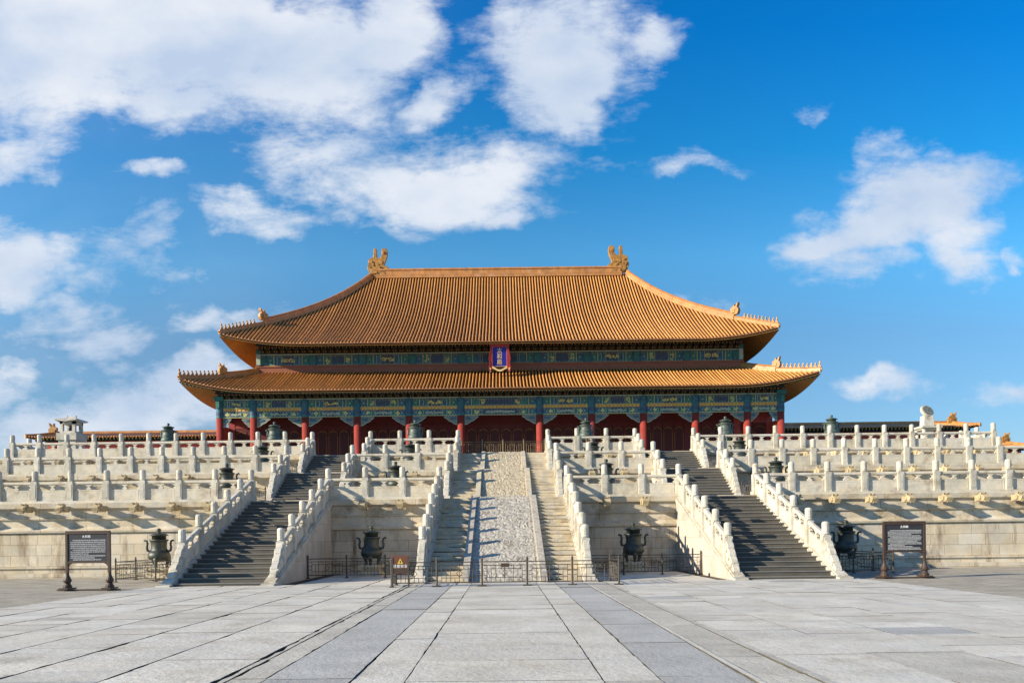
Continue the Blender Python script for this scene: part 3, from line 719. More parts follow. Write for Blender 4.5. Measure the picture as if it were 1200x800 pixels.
def wen_mesh():
    m = MB(); w = wen(); X = lambda a, c, d: (a, d, c)
    m.prism(w, X, -.28, .28)
    for (x, z, r, th) in ((-.9, 1.7, .42, .38), (-.55, .9, .5, .42), (.1, 1.0, .42, .40), (.35, 1.9, .30, .34), (.75, 3.1, .30, .33), (-1.05, 1.05, .3, .375), (.6, .5, .42, .39), (-.1, 1.75, .28, .355)):
        m.prism([(x+r*math.cos(q*PI/5), z+r*math.sin(q*PI/5)) for q in range(10)], X, -th, th)
    for (x, z, r) in ((-.78, 1.95, .12), (-1.0, 1.25, .10), (.72, 3.12, .14), (.2, 1.3, .14), (-.2, .6, .16)):
        m.prism([(x+r*math.cos(q*PI/4), z+r*math.sin(q*PI/4)) for q in range(8)], X, -.5, .5)
    return recalc(m.mesh('ridge_ornament', 'orn'))
WEN = wen_mesh()
for sg in (-1, 1):
    o = link('ridge_ornament', WEN, hall, loc=tuple(H0+Vector((sg*15.75-.1, YM, zr-.1))), scale=(-sg, 1, 1.03), bevel=.04)
# brown band round the foot of the upper storey, body, walls
m = MB(); m.box(-27.2, 27.2, YD-.15, 2*YM-YD+.15, 20.0, 21.02); m.box(-27.3, 27.3, YD-.25, YD+.3, 20.86, 21.04); hp('ridge_band', m, 'band')
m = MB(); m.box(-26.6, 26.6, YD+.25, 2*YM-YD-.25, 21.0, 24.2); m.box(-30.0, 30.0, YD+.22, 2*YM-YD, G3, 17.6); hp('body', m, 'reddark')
m = MB(); m.box(-32.4, 32.4, YC-1.6, 2*YM-YC+1.6, G3-.05, 8.1); hp('plinth', m, 'marble')
for sg in (-1, 1):
    m = MB(); a, b_ = sorted((sg*30.35, sg*31.15)); m.box(a, b_, YC+1.9, 2*YM-YC-1, 8.1, 14.15); m.box(a-.03, b_+.03, YC+1.85, 2*YM-YC-.95, 8.1, 9.2); hp('end_wall', m, 'redwall')
m = MB(); m.box(-30.3, 30.3, YC-.35, YD+.3, 17.45, 17.6); hp('porch_ceiling', m, 'rafter')
# columns
def column_mesh():
    m = MB(); m.lathe([(.44, 8.1), (.43, 8.3), (.40, 8.32), (.385, 14.68)], seg=20); return recalc(m.mesh('column', 'red', True))
def collar_mesh(h0, h1, r):
    m = MB(); m.lathe([(r, h0), (r, h1)], seg=20, mi=0)
    for (z, w, i) in ((h0+.02, .12, 1), (h0+.30, .30, 2), (h0+(h1-h0)*.62, .08, 1)): m.lathe([(r+.012, z), (r+.012, z+w)], seg=20, mi=i)
    return recalc(m.mesh('painted_collar', ['teal', 'green', 'blue']))
CM = column_mesh(); CC = collar_mesh(14.68, 16.58, .40)
for x in COLX:
    c = link('column', CM, hall, loc=(x, 0, -G3)); link('painted_collar', CC, c)
for sg in (-1, 1):  # side columns going back
    for k in range(1, 4):
        c = link('column', CM, hall, loc=(sg*30.07, k*7.4, -G3)); link('painted_collar', CC, c)
# painted beams
rb = random.Random(5)
def motif(m, x, z, w, h, y, mi):
    """gilded dragon like cluster: small jagged pieces"""
    n = max(3, int(w/.13))
    for i in range(n):
        cx = x-w/2+w*(i+.5)/n; hh = h*(.35+.65*math.sin(PI*(i+.5)/n))
        for q in range(3):
            r = .06+rb.random()*.06; zz = z+rb.uniform(-.5, .5)*hh*.75
            m.prism([(cx+r*rb.uniform(.7, 1.25)*math.cos(k*PI/3), zz+r*rb.uniform(.6, 1.1)*math.sin(k*PI/3)) for k in range(6)], lambda a, c, d: (a, d, c), y-.03-.002*(i+q*n), y, mi)
BEAMM = ['blue', 'green', 'motif', 'orange', 'pale', 'teal']
def beam(parent, x0, x1, z0, z1, y, style, loc):
    w = x1-x0; xc = (x0+x1)/2; h = z1-z0; m = MB()
    flip = style % 2
    m.box(x0, x1, y, y+.3, z0, z1, 0 if flip else 0)
    e = min(.75, w*.16)
    # end boxes
    for s in (-1, 1):
        a = xc+s*w/2; b1 = a-s*e
        p, q = sorted((a, b1)); m.box(p+.03, q, y-.02, y, z0+.06, z1-.06, 1 if flip else 5)
        m.box(*sorted((b1, b1-s*.06)), y-.03, y, z0+.02, z1-.02, 2)
        b2 = b1-s*e*1.1; p, q = sorted((b1-s*.08, b2)); m.box(p, q, y-.02, y, z0+.05, z1-.05, 5 if flip else 1)
        m.box(*sorted((b2, b2-s*.05)), y-.03, y, z0+.02, z1-.02, 4)
        m.lathe([(.07, 0), (.07, .01)], seg=8) if 0 else m.box((a+b1)/2-.07, (a+b1)/2+.07, y-.04, y-.02, (z0+z1)/2-.07, (z0+z1)/2+.07, 4)
    m.box(x0, x1, y-.025, y, z0, z0+.05, 2); m.box(x0, x1, y-.025, y, z1-.05, z1, 5)
    nn = int(w/.30)
    for k in range(nn):
        x = x0+(k+.5)*w/nn
        for (zz, q) in ((z0+.13, 4), (z1-.13, 4 if k % 2 else 3)):
            d = .035+.02*rb.random(); m.box(x-d, x+d, y-.034, y-.018, zz-d*.8, zz+d*.8, q)
    for s in (-1, 1):
        for f in (.30, .36, .42):
            x = xc+s*w*f*.62; m.prism([(x-.05, z0+.08), (x+.01, z0+.08), (x+.09, (z0+z1)/2), (x+.01, z1-.08), (x-.05, z1-.08), (x+.03, (z0+z1)/2)], lambda a, c, d: (a, d, c), y-.03, y-.015, 4 if f > .4 else 5 if flip else 1)
    if style < 2:
        for q in (-1, 1): motif(m, xc+q*w*.085, (z0+z1)/2, w*.14, h*.55, y-.02, 2)
    elif style < 4:
        for q in (-1, 1): motif(m, xc+q*w*.24, (z0+z1)/2, .45, h*.95, y-.02, 2)
    else:
        motif(m, xc, (z0+z1)/2, w*.4, h*.45, y-.02, 4)
        for q in (-1, 1): motif(m, xc+q*w*.33, (z0+z1)/2, .4, h*.6, y-.02, 2)
    return part('painted_beam', m, BEAMM, parent, loc=loc)
LH = tuple(H0)
yb_ = YC-.18
for i in range(len(COLX)-1):
    a, b_ = COLX[i]+.38, COLX[i+1]-.38; odd = (i % 2 == 0)
    beam(hall, a, b_, 15.68, 16.54, yb_, 1 if odd else 2, LH)
    m = MB(); m.box(a, b_, yb_+.05, yb_+.25, 15.38, 15.68, 0)
    nn = int((b_-a)/.38)
    for k in range(nn): x = a+(k+.5)*(b_-a)/nn; m.box(x-.09, x+.09, yb_+.02, yb_+.05, 15.44, 15.62, 1)
    part('orange_strip', m, ['orange', 'motif'], hall, loc=LH)
    beam(hall, a, b_, 14.70, 15.38, yb_+.02, 4, LH)
    # carved corner brackets under the beam
    w = min(1.5, (b_-a)*.30)
    for s, x in ((1, a), (-1, b_)):
        m = MB(); Fm = lambda p, q, d: (x+s*p, d, q)
        o1 = [(0, 14.70), (0, 13.72), (.12*w, 13.72), (.30*w, 13.86), (.45*w, 14.02), (.66*w, 14.14), (.82*w, 14.36), (w, 14.52), (w, 14.70)]
        m.prism(o1, Fm, yb_+.06, yb_+.20, 0)
        for q in range(1, len(o1)-2):   # gilded edge
            (p0, q0), (p1, q1) = o1[q], o1[q+1]; m.prism([(p0, q0-.02), (p1, q1-.02), (p1, q1+.06), (p0, q0+.06)], Fm, yb_+.03, yb_+.06, 1)
        motif(m, x+s*w*.3, 14.38, w*.4, .3, yb_+.055, 2)
        part('corner_bracket', m, ['greyorn', 'pale', 'teal'], hall, loc=LH)
# side beams (corner ends) and column heads
for sg in (-1, 1):
    a, b_ = sorted((sg*29.9, sg*30.2)); m = MB(); m.box(a, b_, YC+.3, 2*YM-YC, 14.7, 16.54); hp('side_beam', m, 'blue')
    m = MB(); m.box(sg*30.07-.18, sg*30.07+.18, YC-.75, YC-.38, 15.7, 16.4, 1); m.box(sg*30.07-.5, sg*30.07+.5, YC-.5, YC+.5, 16.5, 17.0, 1)
    hp('beam_end', m, ['pale', 'green'])
# upper storey painted frieze: same axes
ux = [-26.46]+[x for x in COLX if abs(x) < 26]+[26.46]
for i in range(len(ux)-1):
    a, b_ = ux[i]+.42, ux[i+1]-.42; beam(hall, a, b_, 21.06, 22.2, YD-.05, 2 if i % 2 else 1, LH)
for x in ux:
    m = MB(); m.box(x-.42, x+.42, YD-.12, YD+.2, 21.04, 22.22, 0); m.box(x-.26, x+.26, YD-.15, YD-.12, 21.15, 22.1, 1); m.box(x-.45, x-.41, YD-.16, YD-.12, 21.05, 22.2, 2); m.box(x+.41, x+.45, YD-.16, YD-.12, 21.05, 22.2, 2); hp('frieze_block', m, ['teal', 'green', 'blue'])
m = MB(); m.box(-26.9, 26.9, YD-.2, YD+.2, 22.22, 22.34); m.box(-30.4, 30.4, YC-.3, YC+.3, 16.56, 16.68); hp('plate_beam', m, 'pale')
for sg in (-1, 1):
    m = MB(); a, b_ = sorted((sg*26.7, sg*27.15)); m.box(a, b_, YD-.4, YD+.3, 21.1, 22.3, 0); m.box(a-.1, b_+.1, YD-.1, YD+.4, 22.2, 22.9, 1); hp('beam_end', m, ['pale', 'green'])
# bracket sets
def dougong(xr, y, z0, hh, proj):
    m = MB(); n = int(2*xr/.78)
    for i in range(n+1):
        x = -xr+2*xr*i/n; c = i % 2
        for k in range(4):
            f = k/3; zz = z0+hh*k/4; w = .13+.10*k
            m.box(x-w*1.1, x+w*1.1, y-proj*f-.14, y+.1, zz, zz+hh/4*.55, c)
            m.box(x-.09, x+.09, y-proj*f-.2, y+.1, zz+hh/4*.5, zz+hh/4*.98, 1-c)
            for s in (-1, 0, 1): m.box(x+s*w-.05, x+s*w+.05, y-proj*f-.17, y-proj*f-.05, zz+hh/4*.5, zz+hh/4*.8, 2)
    m.box(-xr, xr, y+.1, y+.25, z0, z0+hh, 3)
    return m
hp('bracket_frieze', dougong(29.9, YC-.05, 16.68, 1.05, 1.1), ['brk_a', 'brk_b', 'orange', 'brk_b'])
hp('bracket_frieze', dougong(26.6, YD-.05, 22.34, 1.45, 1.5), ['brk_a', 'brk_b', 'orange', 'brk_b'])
# doors
dw_cache = {}
def door_mesh(w):
    k = round(w, 2)
    if k in dw_cache: return dw_cache[k]
    m = MB(); h = 5.9
    m.box(0, w, 0, .12, 0, h, 0)
    m.box(.12, w-.12, -.02, .0, 1.5, h-.35, 1)                     # lattice ground
    nx = int((w-.24)/.12)
    for i in range(nx): x = .12+(i+.5)*(w-.24)/nx; m.box(x-.015, x+.015, -.04, -.02, 1.5, h-.9, 2)
    ztop = h-.35
    arch = [(.10, h-1.0), (.14, h-.75), (.25, h-.55), (.38*w, h-.50), (.5*w, h-.38), (.62*w, h-.50), (w-.25, h-.55), (w-.14, h-.75), (w-.10, h-1.0)]
    for (p, q) in zip(arch[:-1], arch[1:]):
        m.prism([p, q, (q[0], q[1]+.06), (p[0], p[1]+.06)], lambda a, c, d: (a, d, c), -.06, -.02, 3)
    for s in ((.09, .13), (w-.13, w-.09)): m.box(s[0], s[1], -.05, -.02, 1.5, h-1.0, 3)
    m.box(.2, w-.2, -.05, 0, .3, 1.2, 3); m.box(.26, w-.26, -.06, -.05, .36, 1.14, 0); m.box(.12, w-.12, -.05, 0, 1.3, 1.42, 3)
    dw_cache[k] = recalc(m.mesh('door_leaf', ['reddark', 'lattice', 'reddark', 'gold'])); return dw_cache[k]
for i in range(len(COLX)-1):
    a, b_ = COLX[i]+.35, COLX[i+1]-.35; w = b_-a
    m = MB(); m.box(a-.7, a, YD-.1, YD+.2, 8.1, 17.4); m.box(b_, b_+.7, YD-.1, YD+.2, 8.1, 17.4) if i == len(COLX)-2 else None
    m.box(a, b_, YD-.08, YD+.2, 14.1, 14.35); m.box(a, b_, YD-.02, YD+.2, 14.35, 17.4)
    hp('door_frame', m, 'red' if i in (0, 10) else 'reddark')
    n = 4 if w > 3.5 else 2; lw = w/n
    if w > 7: n = 6; lw = w/n
    for k in range(n):
        link('door_leaf', door_mesh(lw-.04), hall, loc=(a+k*lw+.02, YD-.06-YC, 8.2-G3))

# ---------------------------------------------------------------- plaque
pl = thing('name_plaque', 'blue and gold name plaque in red scrolled frame under the upper eaves', 'plaque', (-.25, 83.35, 19.62)); pl.scale = (.90, 1, .94)
pl.rotation_euler = (math.radians(8), 0, 0)
m = MB(); X = lambda a, c, d: (a, d, c)
m.box(-.98, .98, 0, .12, .55, 2.75); part('board_back', m, 'pred', pl)
for s in (-1, 1):
    m = MB(); m.prism([(s*.86, .5), (s*.86, 2.62), (s*1.02, 3.0), (s*1.22, 2.95), (s*1.10, 2.55), (s*1.16, 2.0), (s*1.30, 1.4), (s*1.16, .9), (s*1.3, .45), (s*1.22, 0), (s*1.0, -.1), (s*.95, .3)], X, -.22, .0); part('side_frame', m, 'pred', pl, bevel=.02)
    m = MB(); m.prism([(s*1.12, 2.9), (s*1.16, 2.9), (s*1.12, 2.5), (s*1.2, 2.0), (s*1.33, 1.4), (s*1.2, .9), (s*1.33, .45), (s*1.27, .0), (s*1.0, -.12), (s*1.0, .0), (s*1.17, .05), (s*1.24, .4), (s*1.1, .9), (s*1.26, 1.4), (s*1.12, 2.0), (s*1.05, 2.5)], X, -.27, -.2); part('scroll_edge', m, 'pred', pl)
m = MB(); m.prism([(-.9, .55), (-.6, .42), (-.3, .22), (0, .16), (.3, .22), (.6, .42), (.9, .55), (.9, .30), (.55, .15), (.3, .0), (0, -.06), (-.3, .0), (-.55, .15), (-.9, .30)], X, -.22, -.02); part('bottom_frame', m, 'pgold', pl)
m = MB(); m.prism([(-1.0, 2.68), (1.0, 2.68), (1.15, 3.05), (-1.15, 3.05)], X, -.25, 0); part('top_frame', m, 'pred', pl)
m = MB(); m.box(-.84, .84, -.06, 0, .55, 2.7); part('board', m, 'pblue', pl)
m = MB()
for s in (-1, 1): m.prism([(s*1.02, .25), (s*1.22, .45), (s*1.30, .2), (s*1.24, -.08), (s*1.05, -.12), (s*1.14, .12)], X, -.26, -.22); m.box(*sorted((s*.84, s*.88)), -.1, -.02, .55, 2.7)
m.box(-.88, .88, -.1, -.02, .51, .55); m.box(-.88, .88, -.1, -.02, 2.7, 2.74); part('gilding', m, 'pgold', pl)
for i, ch in enumerate('太和殿'):
    me = text_mesh(ch, .66, .012, 'pgold'); link('lettering', me, pl, loc=(0, -.09, 2.28-i*.66), rot=(PI/2, 0, 0))

# ================================================================== SIDE GALLERIES
def gallery(label, xa, xb, y, zf, zw, zr_, outer_sign):
    t = thing('side_hall', label, 'building', ((xa+xb)/2, y, zf)); xc = (xa+xb)/2; hw = abs(xb-xa)/2; o = Vector((-xc, -y, -zf))
    m = MB(); m.box(xc-hw+1, xc+hw-1, y, y+6, zf, zw); part('wall', m, 'redwall', t, loc=tuple(o))
    m = MB(); n = int(2*hw/.5)
    for i in range(n): x = xc-hw+.8+(2*hw-1.6)*(i+.5)/n; m.box(x-.17, x+.17, y-.45, y, zw-.42, zw-.05, i % 2); m.box(x-.06, x+.06, y-.6, y-.4, zw-.2, zw+.05, 2)
    part('bracket_frieze', m, ['brk_b', 'brk_a', 'motif'], t, loc=tuple(o))
    m = MB(); ze = zw; ye = y-1.2; yr = y+3
    def f(X, v): return Vector((X, ye+(yr-ye)*v, ze+(zr_-.35-ze)*(.8*v+.2*v*v)+.25*max(0, 1-(hw-abs(X-xc))/2.5)**2*(1-v)))
    xs = [xc-hw+.2+k*.36 for k in range(int((2*hw-.3)/.36))]
    ribs(m, f, (0, 1, 0), (1, 0, 0), xs, lambda X: min(1, max(.04, (hw-abs(X-xc))/2.2)), 5)
    r = part('roof', m, ['tile', 'tile_end'], t, loc=tuple(o), fix=False)
    m = MB(); b = [xc-hw, xc+hw]
    P = [(xc-hw, ye, ze), (xc+hw, ye, ze), (xc+hw-2, yr, zr_-.35), (xc-hw+2, yr, zr_-.35), (xc-hw, 2*yr-ye, ze), (xc+hw, 2*yr-ye, ze)]
    P = [(p[0], p[1], p[2]+.01) for p in P]; q = [m.vert(p) for p in P]
    m.face((q[0], q[1], q[2], q[3])); m.face((q[3], q[2], q[5], q[4])); m.face((q[0], q[3], q[4])); m.face((q[1], q[5], q[2])); m.face((q[0], q[4], q[5], q[1]))
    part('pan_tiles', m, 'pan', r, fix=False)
    m = MB(); m.box(xc-hw+1.9, xc+hw-1.9, yr-.22, yr+.22, zr_-.5, zr_); part('ridge', m, 'ridge', r)
    for s in (-1, 1):
        m = MB(); ridge_strip(m, [Vector((xc+s*hw, ye, ze+.1)), Vector((xc+s*(hw-.7), ye+(yr-ye)*.33, ze+(zr_-ze)*.25)), Vector((xc+s*(hw-2), yr, zr_-.3))], .16, .35); h = part('hip_ridge', m, 'hip', r)
        link('ridge_beast', BEAST, h, loc=(xc+s*(hw-1.6), yr-.6, zr_-.35), scale=(s*1.0, 1.0, 1.15))
    return t
gallery('low red walled building with golden roof, behind the stone pavilion left of the hall', -61, -31.8, 99.2, G3, 15.0, 16.3, -1)
gallery('low red walled building with tiled roof, behind the stone sundial right of the hall', 31.8, 61, 99.2, G3, 15.0, 16.3, 1)
gallery('lower outer building whose golden roof corner shows at the far right edge', 62.5, 71.5, 104.5, 4.0, 12.9, 14.2, 1)

# ================================================================== BRONZE CAULDRONS
def curve_ear(s, r=.055, k=1.0):
    return [(s*.30, 0, .80), (s*.42, 0, .72), (s*.52, 0, .76), (s*.55, 0, .90), (s*.52, 0, 1.05), (s*.55, 0, 1.18), (s*.64, 0, 1.22), (s*.68, 0, 1.17)]
def ding(label, loc, kind, group):
    mt = 'bronze' if kind < 3 else 'bronze_g'
    t = thing('bronze_cauldron', label, 'cauldron', loc, 0, group)
    ph = .50 if kind == 1 else (.45 if kind == 2 else .95)
    m = MB()
    m.box(-.52, .52, -.52, .52, 0, ph*.28); m.box(-.44, .44, -.44, .44, ph*.28, ph*.42, topy=.95, top=.95); m.box(-.38, .38, -.38, .38, ph*.42, ph*.7); m.box(-.44, .44, -.44, .44, ph*.7, ph*.8); m.box(-.5, .5, -.5, .5, ph*.8, ph)
    part('pedestal', m, 'marble_step', t)
    for q in range(3):
        a = PI/2+q*2*PI/3+PI; m = MB(); c, s_ = math.cos(a), math.sin(a)
        m.tube([(c*.30, s_*.30, ph+.42), (c*.36, s_*.36, ph+.34), (c*.35, s_*.35, ph+.22), (c*.30, s_*.30, ph+.10), (c*.31, s_*.31, ph+.04), (c*.33, s_*.33, ph)], [.13, .12, .085, .06, .07, .085], 8)
        part('leg', m, mt, t, smooth=True)
    m = MB()
    if kind < 3: m.lathe([(.10, .27), (.30, .30), (.42, .37), (.475, .46), (.48, .56), (.45, .65), (.40, .71), (.36, .74), (.345, .78), (.335, .84), (.33, .98), (.345, 1.12), (.36, 1.17), (.40, 1.20), (.41, 1.25), (.36, 1.26)], (0, 0, ph), 24)
    else: m.lathe([(.10, .27), (.30, .30), (.44, .40), (.49, .52), (.50, .62), (.45, .72), (.40, .78), (.44, .82), (.45, .86), (.40, .92), (.375, 1.05), (.375, 1.16), (.42, 1.22), (.46, 1.25), (.46, 1.29), (.40, 1.30)], (0, 0, ph), 24)
    part('body', m, mt, t, smooth=True)
    m = MB()
    z = 1.26 if kind < 3 else 1.30
    m.lathe([(.30, z), (.31, z+.16), (.39, z+.17), (.40, z+.21), (.34, z+.23), (.22, z+.27), (.09, z+.29), (.06, z+.33), (.10, z+.38), (.11, z+.43), (.06, z+.48), (.015, z+.50)], (0, 0, ph), 20)
    part('lid', m, mt, t, smooth=True)
    for s in (-1, 1):
        k = 1.0; m = MB(); m.tube([(x*k*(1 if kind < 3 else .92), y, zz+ph) for (x, y, zz) in curve_ear(s)], [.05, .055, .06, .055, .05, .05, .045, .03], 8); part('ear', m, mt, t, smooth=True)
    return t
GD = 'bronze cauldrons on the courtyard and the terrace tiers'
X1 = {-15.55: 'between the left sign board and the left dark stairs', -5.98: 'between the left dark stairs and the centre stairs', 5.82: 'between the centre stairs and the right dark stairs', 15.4: 'in shade beside the right sign board'}
d1 = None
for x, w in X1.items():
    lb = 'dark bronze cauldron on the courtyard, '+w
    d1 = ding(lb, (x, 34.6, 0), 1, GD) if d1 is None else copy_thing(d1, lb, (x, 34.6, 0))
w2 = ['left of the left dark stairs', 'just left of the centre stairs', 'just right of the centre stairs', 'right of the right dark stairs']
d2 = None
for (y, z, tnm, xs) in ((41.4, G1, 'lowest', (-14.9, -5.8, 5.55, 14.7)), (47.6, G2, 'middle', (-14.9, -5.75, 5.58, 14.65))):
    for x, w in zip(xs, w2):
        lb = 'dark bronze cauldron behind the %s tier balustrade, %s' % (tnm, w)
        d2 = ding(lb, (x, y, z), 2, GD) if d2 is None else copy_thing(d2, lb, (x, y, z))
d3 = None
for x, w in ((-23.3, 'leftmost, in front of the low side building'), (-15.9, 'in front of the second left hall bay'), (-6.1, 'just left of the centre stairs'), (5.8, 'just right of the centre stairs'), (15.5, 'in front of the second right hall bay'), (22.9, 'rightmost, in front of the low side building')):
    lb = 'round green bronze cauldron on the top tier, '+w
    d3 = ding(lb, (x, 53.5, G3), 3, GD) if d3 is None else copy_thing(d3, lb, (x, 53.5, G3))

# ================================================================== PAVILION AND SUNDIAL
t = thing('stone_pavilion', 'small white stone pavilion with hipped roof, left end of the top tier', 'pavilion', (-30.6, 54.5, G3)); t.scale = (.74, .74, .90)
m = MB(); m.box(-1.3, 1.3, -1.3, 1.3, 0, .35); m.box(-1.1, 1.1, -1.1, 1.1, .35, .5); m.box(-.85, .85, -.85, .85, .5, 1.9, top=.95); m.box(-.95, .95, -.95, .95, 1.9, 2.45); part('base', m, 'marble', t)
m = MB()
for sx in (-1, 1):
    for sy in (-1, 1): m.box(*sorted((sx*.72, sx*.44)), *sorted((sy*.72, sy*.44)), 2.45, 3.42)
m.box(-.72, .72, -.72, .72, 3.18, 3.42); m.box(-.70, .70, -.70, .70, 2.45, 2.62)
part('chamber', m, 'marble', t)
m = MB(); m.lathe([(.26, 2.6), (.26, 2.9), (.2, 2.95), (.2, 3.1)], seg=12); part('grain_measure', m, 'bronze', t)
m = MB()
def pyr(m, r, z0, z1, r2):
    b = len(m.v); P = []
    for k in range(8):   # up-curved corners
        a = PI/4*k; c = k % 2; rr = r*(1.41 if c else 1.0); P.append((rr*math.cos(a), rr*math.sin(a), z0+(.12 if c else 0)))
    m.v += P; m.v += [(x, y, z-.08) for x, y, z in P]; q = len(m.v)
    m.v += [(r2*math.cos(PI/4*k)*(1.41 if k % 2 else 1), r2*math.sin(PI/4*k)*(1.41 if k % 2 else 1), z1) for k in range(8)]
    for k in range(8):
        j = (k+1) % 8; m.face((b+k, b+j, q+j, q+k)); m.face((b+8+k, b+8+j, b+j, b+k))
    m.face([q+k for k in range(8)]); m.face([b+8+k for k in reversed(range(8))])
pyr(m, 1.05, 3.42, 3.70, .42); m.box(-.46, .46, -.06, .06, 3.68, 3.80)
for s in (-1, 1): m.box(*sorted((s*.38, s*.48)), -.07, .07, 3.74, 3.9)
part('roof', m, 'marble', t)
t = thing('stone_sundial', 'white stone sundial disc on a pedestal, right end of the top tier', 'sundial', (30.1, 54.5, G3))
m = MB(); m.box(-1.2, 1.2, -1.2, 1.2, 0, .3); m.box(-.95, .95, -.95, .95, .3, .5)
for sx in (-1, 1):
    for sy in (-1, 1): m.lathe([(.14, .5), (.12, .6), (.12, 1.65), (.15, 1.75)], (sx*.48, sy*.48, 0), 10)
m.box(-.3, .3, -.3, .3, .5, 1.75); part('pedestal', m, 'marble', t)
m = MB(); m.box(-.6, .6, -.6, .6, 1.72, 1.82); m.box(-.72, .72, -.72, .72, 1.82, 1.98); part('table_slab', m, 'marble', t, bevel=.02)
m = MB(); m.box(-.38, .38, -.30, .30, 2.02, 2.75, top=.90); part('plinth_block', m, 'marble', t, bevel=.03)
m = MB(); m.lathe([(.40, -.09), (.42, -.05), (.42, .05), (.40, .09), (.34, .095)], seg=28); o = part('dial', m, 'marble', t); o.location = (.0, 0, 3.08); o.rotation_euler = (math.radians(62), 0, math.radians(14)); o.scale = (1.15, 1.15, 1.15)
m = MB(); m.lathe([(.33, 0), (.33, .012)], seg=28); f = part('dial_face', m, 'greyorn', o); f.location = (0, 0, .095)
m = MB(); m.tube([(0, 0, -.4), (0, 0, .4)], .012, 6); part('gnomon', m, 'bronze', o)

# ================================================================== SIGN BOARDS
def sign(label, x, y, grid_full, lines):
    t = thing('sign_board', label, 'sign', (x, y, -.05), 0, 'wooden information boards in front of the terrace'); rs = random.Random(int(abs(x)*100))
    m = MB(); m.box(-1.12, 1.12, -.06, .06, 0, .045); m.box(-1.12, 1.12, -.35, -.29, 0, .03) if 0 else None; part('ground_bar', m, 'signwood', t)
    for s in (-1, 1):
        m = MB(); m.lathe([(.13, .04), (.15, .10), (.15, .16), (.11, .22), (.09, .26), (.13, .32), (.14, .38), (.10, .46), (.06, .56), (.055, .66)], (s*.76, 0, 0), 12); m.box(s*.76-.16, s*.76+.16, -.30, .30, .045, .10)
        part('foot', m, 'signwood', t)
        m = MB(); m.box(s*.76-.045, s*.76+.045, -.045, .045, .5, 2.12); part('leg', m, 'signwood', t, bevel=.008)
    m = MB(); m.box(-.80, .80, -.048, .048, 2.02, 2.14); part('top_rail', m, 'signwood', t, bevel=.006)
    m = MB(); m.box(-.72, .72, -.04, .04, .98, 1.05)
    for s in (-1, 1): m.prism([(s*.72, .99), (s*.55, .99), (s*.66, .93), (s*.72, .84)], lambda a, c, d: (a, d, c), -.03, .03)
    part('bottom_rail', m, 'signwood', t)
    m = MB(); m.box(-.715, .715, -.025, .02, 1.05, 2.02); b = part('board', m, 'signboard', t)
    m = MB()
    z = 1.85; rows = 11 if not grid_full else 15; cw = .033 if grid_full else .038; pit = .765/rows
    for r_ in range(rows):
        x0 = -.62+(.08 if r_ % 5 == 0 else 0); x1 = .62 if rs.random() < .7 else rs.uniform(.2, .6)
        if lines and r_ == rows-4: x1 = 0.0
        zc = 1.80-r_*pit; xx = x0
        while xx < x1:
            # a tiny glyph: two or three strokes
            h = pit*.30
            m.box(xx, xx+cw*.78, -.0285, -.0255, zc+h*.55, zc+h*.85)
            if rs.random() < .8: m.box(xx, xx+cw*.78, -.0285, -.0255, zc-h*.9, zc-h*.55)
            q = xx+rs.uniform(.1, .6)*cw; m.box(q, q+cw*.22, -.0290, -.0256, zc-h, zc+h)
            if rs.random() < .6: q = xx+rs.uniform(.1, .6)*cw; m.box(q, q+cw*.2, -.0295, -.0257, zc-h*.2, zc+h*.9)
            xx += cw
    part('small_lettering', m, 'signtext', b)
    me = text_mesh('太和殿' if not grid_full else '太和殿', .105, .003, 'white'); link('title', me, b, loc=(-.05 if not grid_full else .0, -.030, 1.93), rot=(PI/2, 0, 0))
    return t
sign('dark wooden information board with white text, standing left of the left dark stairs', -14.95, 27.6, False, True)
sign('brown wooden information board with dense grey text, standing right of the right dark stairs', 15.1, 29.0, True, True)

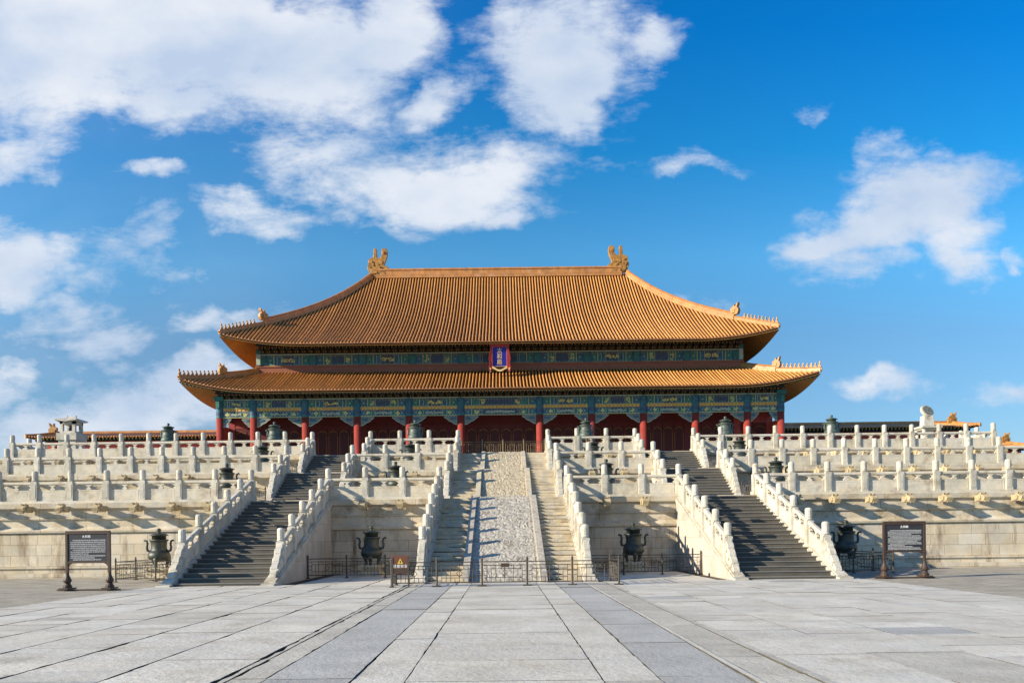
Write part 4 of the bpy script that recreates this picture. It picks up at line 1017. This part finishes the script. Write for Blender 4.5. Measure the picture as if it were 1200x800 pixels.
# ================================================================== FENCES
def fence(label, pts, posts_at, mtl='iron', h=1.0, group='dark metal fences around the stairs and cauldrons', z=0., feet=False):
    p0 = Vector((*pts[0], z)); t = thing('metal_fence', label, 'fence', tuple(p0), 0, group)
    tot = 0
    for (a, b_) in zip(pts[:-1], pts[1:]):
        A, B = Vector((*a, z))-p0, Vector((*b_, z))-p0; d = B-A; ln = d.length; u = d/ln; nb = max(1, round(ln/posts_at)); ang = math.atan2(u.y, u.x)
        for i in range(nb+1):
            if i == 0 and a != pts[0]: continue
            c = A+u*ln*i/nb; m = MB(); m.lathe([(.036, 0), (.036, h*.86), (.046, h*.87), (.046, h*.90), (.03, h*.92), (.042, h*.955), (.03, h*.985), (.005, h*1.02)], (0, 0, 0), 8)
            m.box(-.07, .07, -.07, .07, 0, .03)
            if feet: m.box(-.16, .16, -.05, .05, 0, .04)
            part('post', m, mtl, t, loc=tuple(c), rot=(0, 0, ang))
        for i in range(nb):
            s0 = ln*i/nb+.05; s1 = ln*(i+1)/nb-.05; m = MB(); w = s1-s0; r = .011
            def bar(x0, z0, x1, z1, r=.011):
                m.tube([(x0, 0, z0), (x1, 0, z1)], r, 4)
            bar(0, .84*h, w, .84*h, .017); bar(0, .72*h, w, .72*h, .013); bar(0, .14*h, w, .14*h, .018)
            bar(.12, .30*h, w-.12, .30*h); bar(.12, .60*h, w-.12, .60*h); bar(.12, .14*h, .12, .72*h); bar(w-.12, .14*h, w-.12, .72*h)
            bar(0, .38*h, .12, .38*h); bar(0, .52*h, .12, .52*h); bar(w-.12, .38*h, w, .38*h); bar(w-.12, .52*h, w, .52*h)
            k = int((w-.24)/.14)
            for j in range(1, k): x = .12+(w-.24)*j/k; (bar(x, .14*h, x, .30*h) , bar(x, .60*h, x, .72*h)) if j % 2 and abs(j-k/2) < k/5 else bar(x, .14*h, x, .60*h if j % 2 else .72*h)
            c = w/2; 
            for (x0, z0, x1, z1) in ((c-.1, .45, c, .57), (c, .57, c+.1, .45), (c+.1, .45, c, .33), (c, .33, c-.1, .45)): bar(x0, z0*h, x1, z1*h)
            part('rail_panel', m, mtl, t, loc=tuple(A+u*s0), rot=(0, 0, ang))
    return t
fence('low dark metal fence across the foot of the central carved staircase', [(-3.9, 27.6), (-3.9, 26.5), (2.34, 26.5), (3.93, 26.4), (3.93, 28.6)], 1.56, feet=True)
fence('low dark metal fence in front of the cauldron, left of the centre stairs', [(-8.42, 32.9), (-3.45, 32.9)], 1.65)
fence('low dark metal fence in front of the cauldron, right of the centre stairs', [(8.42, 32.9), (3.45, 32.9)], 1.65)
fence('low dark metal fence around the cauldron beside the left sign board', [(-16.1, 37.0), (-16.1, 31.8), (-12.8, 31.8)], 1.7)
fence('low dark metal fence around the shaded cauldron beside the right sign board', [(16.1, 37.0), (16.1, 31.8), (12.8, 31.8)], 1.7)
fence('bronze coloured fence closing the top of the centre stairs, between two red columns', [(-2.75, 50.9), (2.75, 50.9)], 1.5, mtl='iron_gold', z=G3)
for s in (-1, 1):   # little gates beside the landings
    for (y, g, nm) in ((39.4, G1, 'lower'), (45.6, G2, 'upper')):
        fence('small metal gate on the %s landing, outside the %s dark stairs' % (nm, 'left' if s < 0 else 'right'), [(s*12.5, y-1.1), (s*12.5, y+.9)], 2.0, h=.85, z=g, group='small gates on the stair landings')

# warning sign on the fence, small plate on the fence
t = thing('warning_sign', 'small brown warning board with yellow triangle at the left end of the front fence', 'sign', (-3.58, 26.42, 0))
m = MB(); m.box(-.30, .30, -.015, .015, .48, 1.08); part('board', m, 'signbrown', t, bevel=.008)
m = MB(); m.box(-.27, .27, -.019, -.016, .50, .66); part('lower_panel', m, 'signwood', t)
m = MB(); m.prism([(-.09, .82), (.09, .82), (0, .99)], X, -.022, -.016, 0); m.prism([(-.02, .84), (.02, .84), (.03, .88), (0, .94), (-.03, .88)], X, -.025, -.022, 1); part('warning_symbol', m, ['yellow', 'signboard'], t)
me = text_mesh('注意安全', .125, .003, 'white'); link('lettering', me, t, loc=(0, -.022, .72), rot=(PI/2, 0, 0))
m = MB(); m.box(-.30, -.25, -.03, .03, 0, 1.02); part('stand_post', m, 'iron', t)
m = MB(); m.box(.25, .30, -.03, .03, 0, 1.02); part('stand_post', m, 'iron', t)
t = thing('small_plate', 'little dark name plate fixed to the middle of the front fence', 'plate', (.02, 26.44, .72))
m = MB(); m.box(-.15, .15, -.012, .012, -.07, .07); part('plate', m, 'iron_gold', t); m = MB(); m.box(-.13, .13, -.016, -.012, -.05, .05); part('plate_face', m, 'signwood', t)
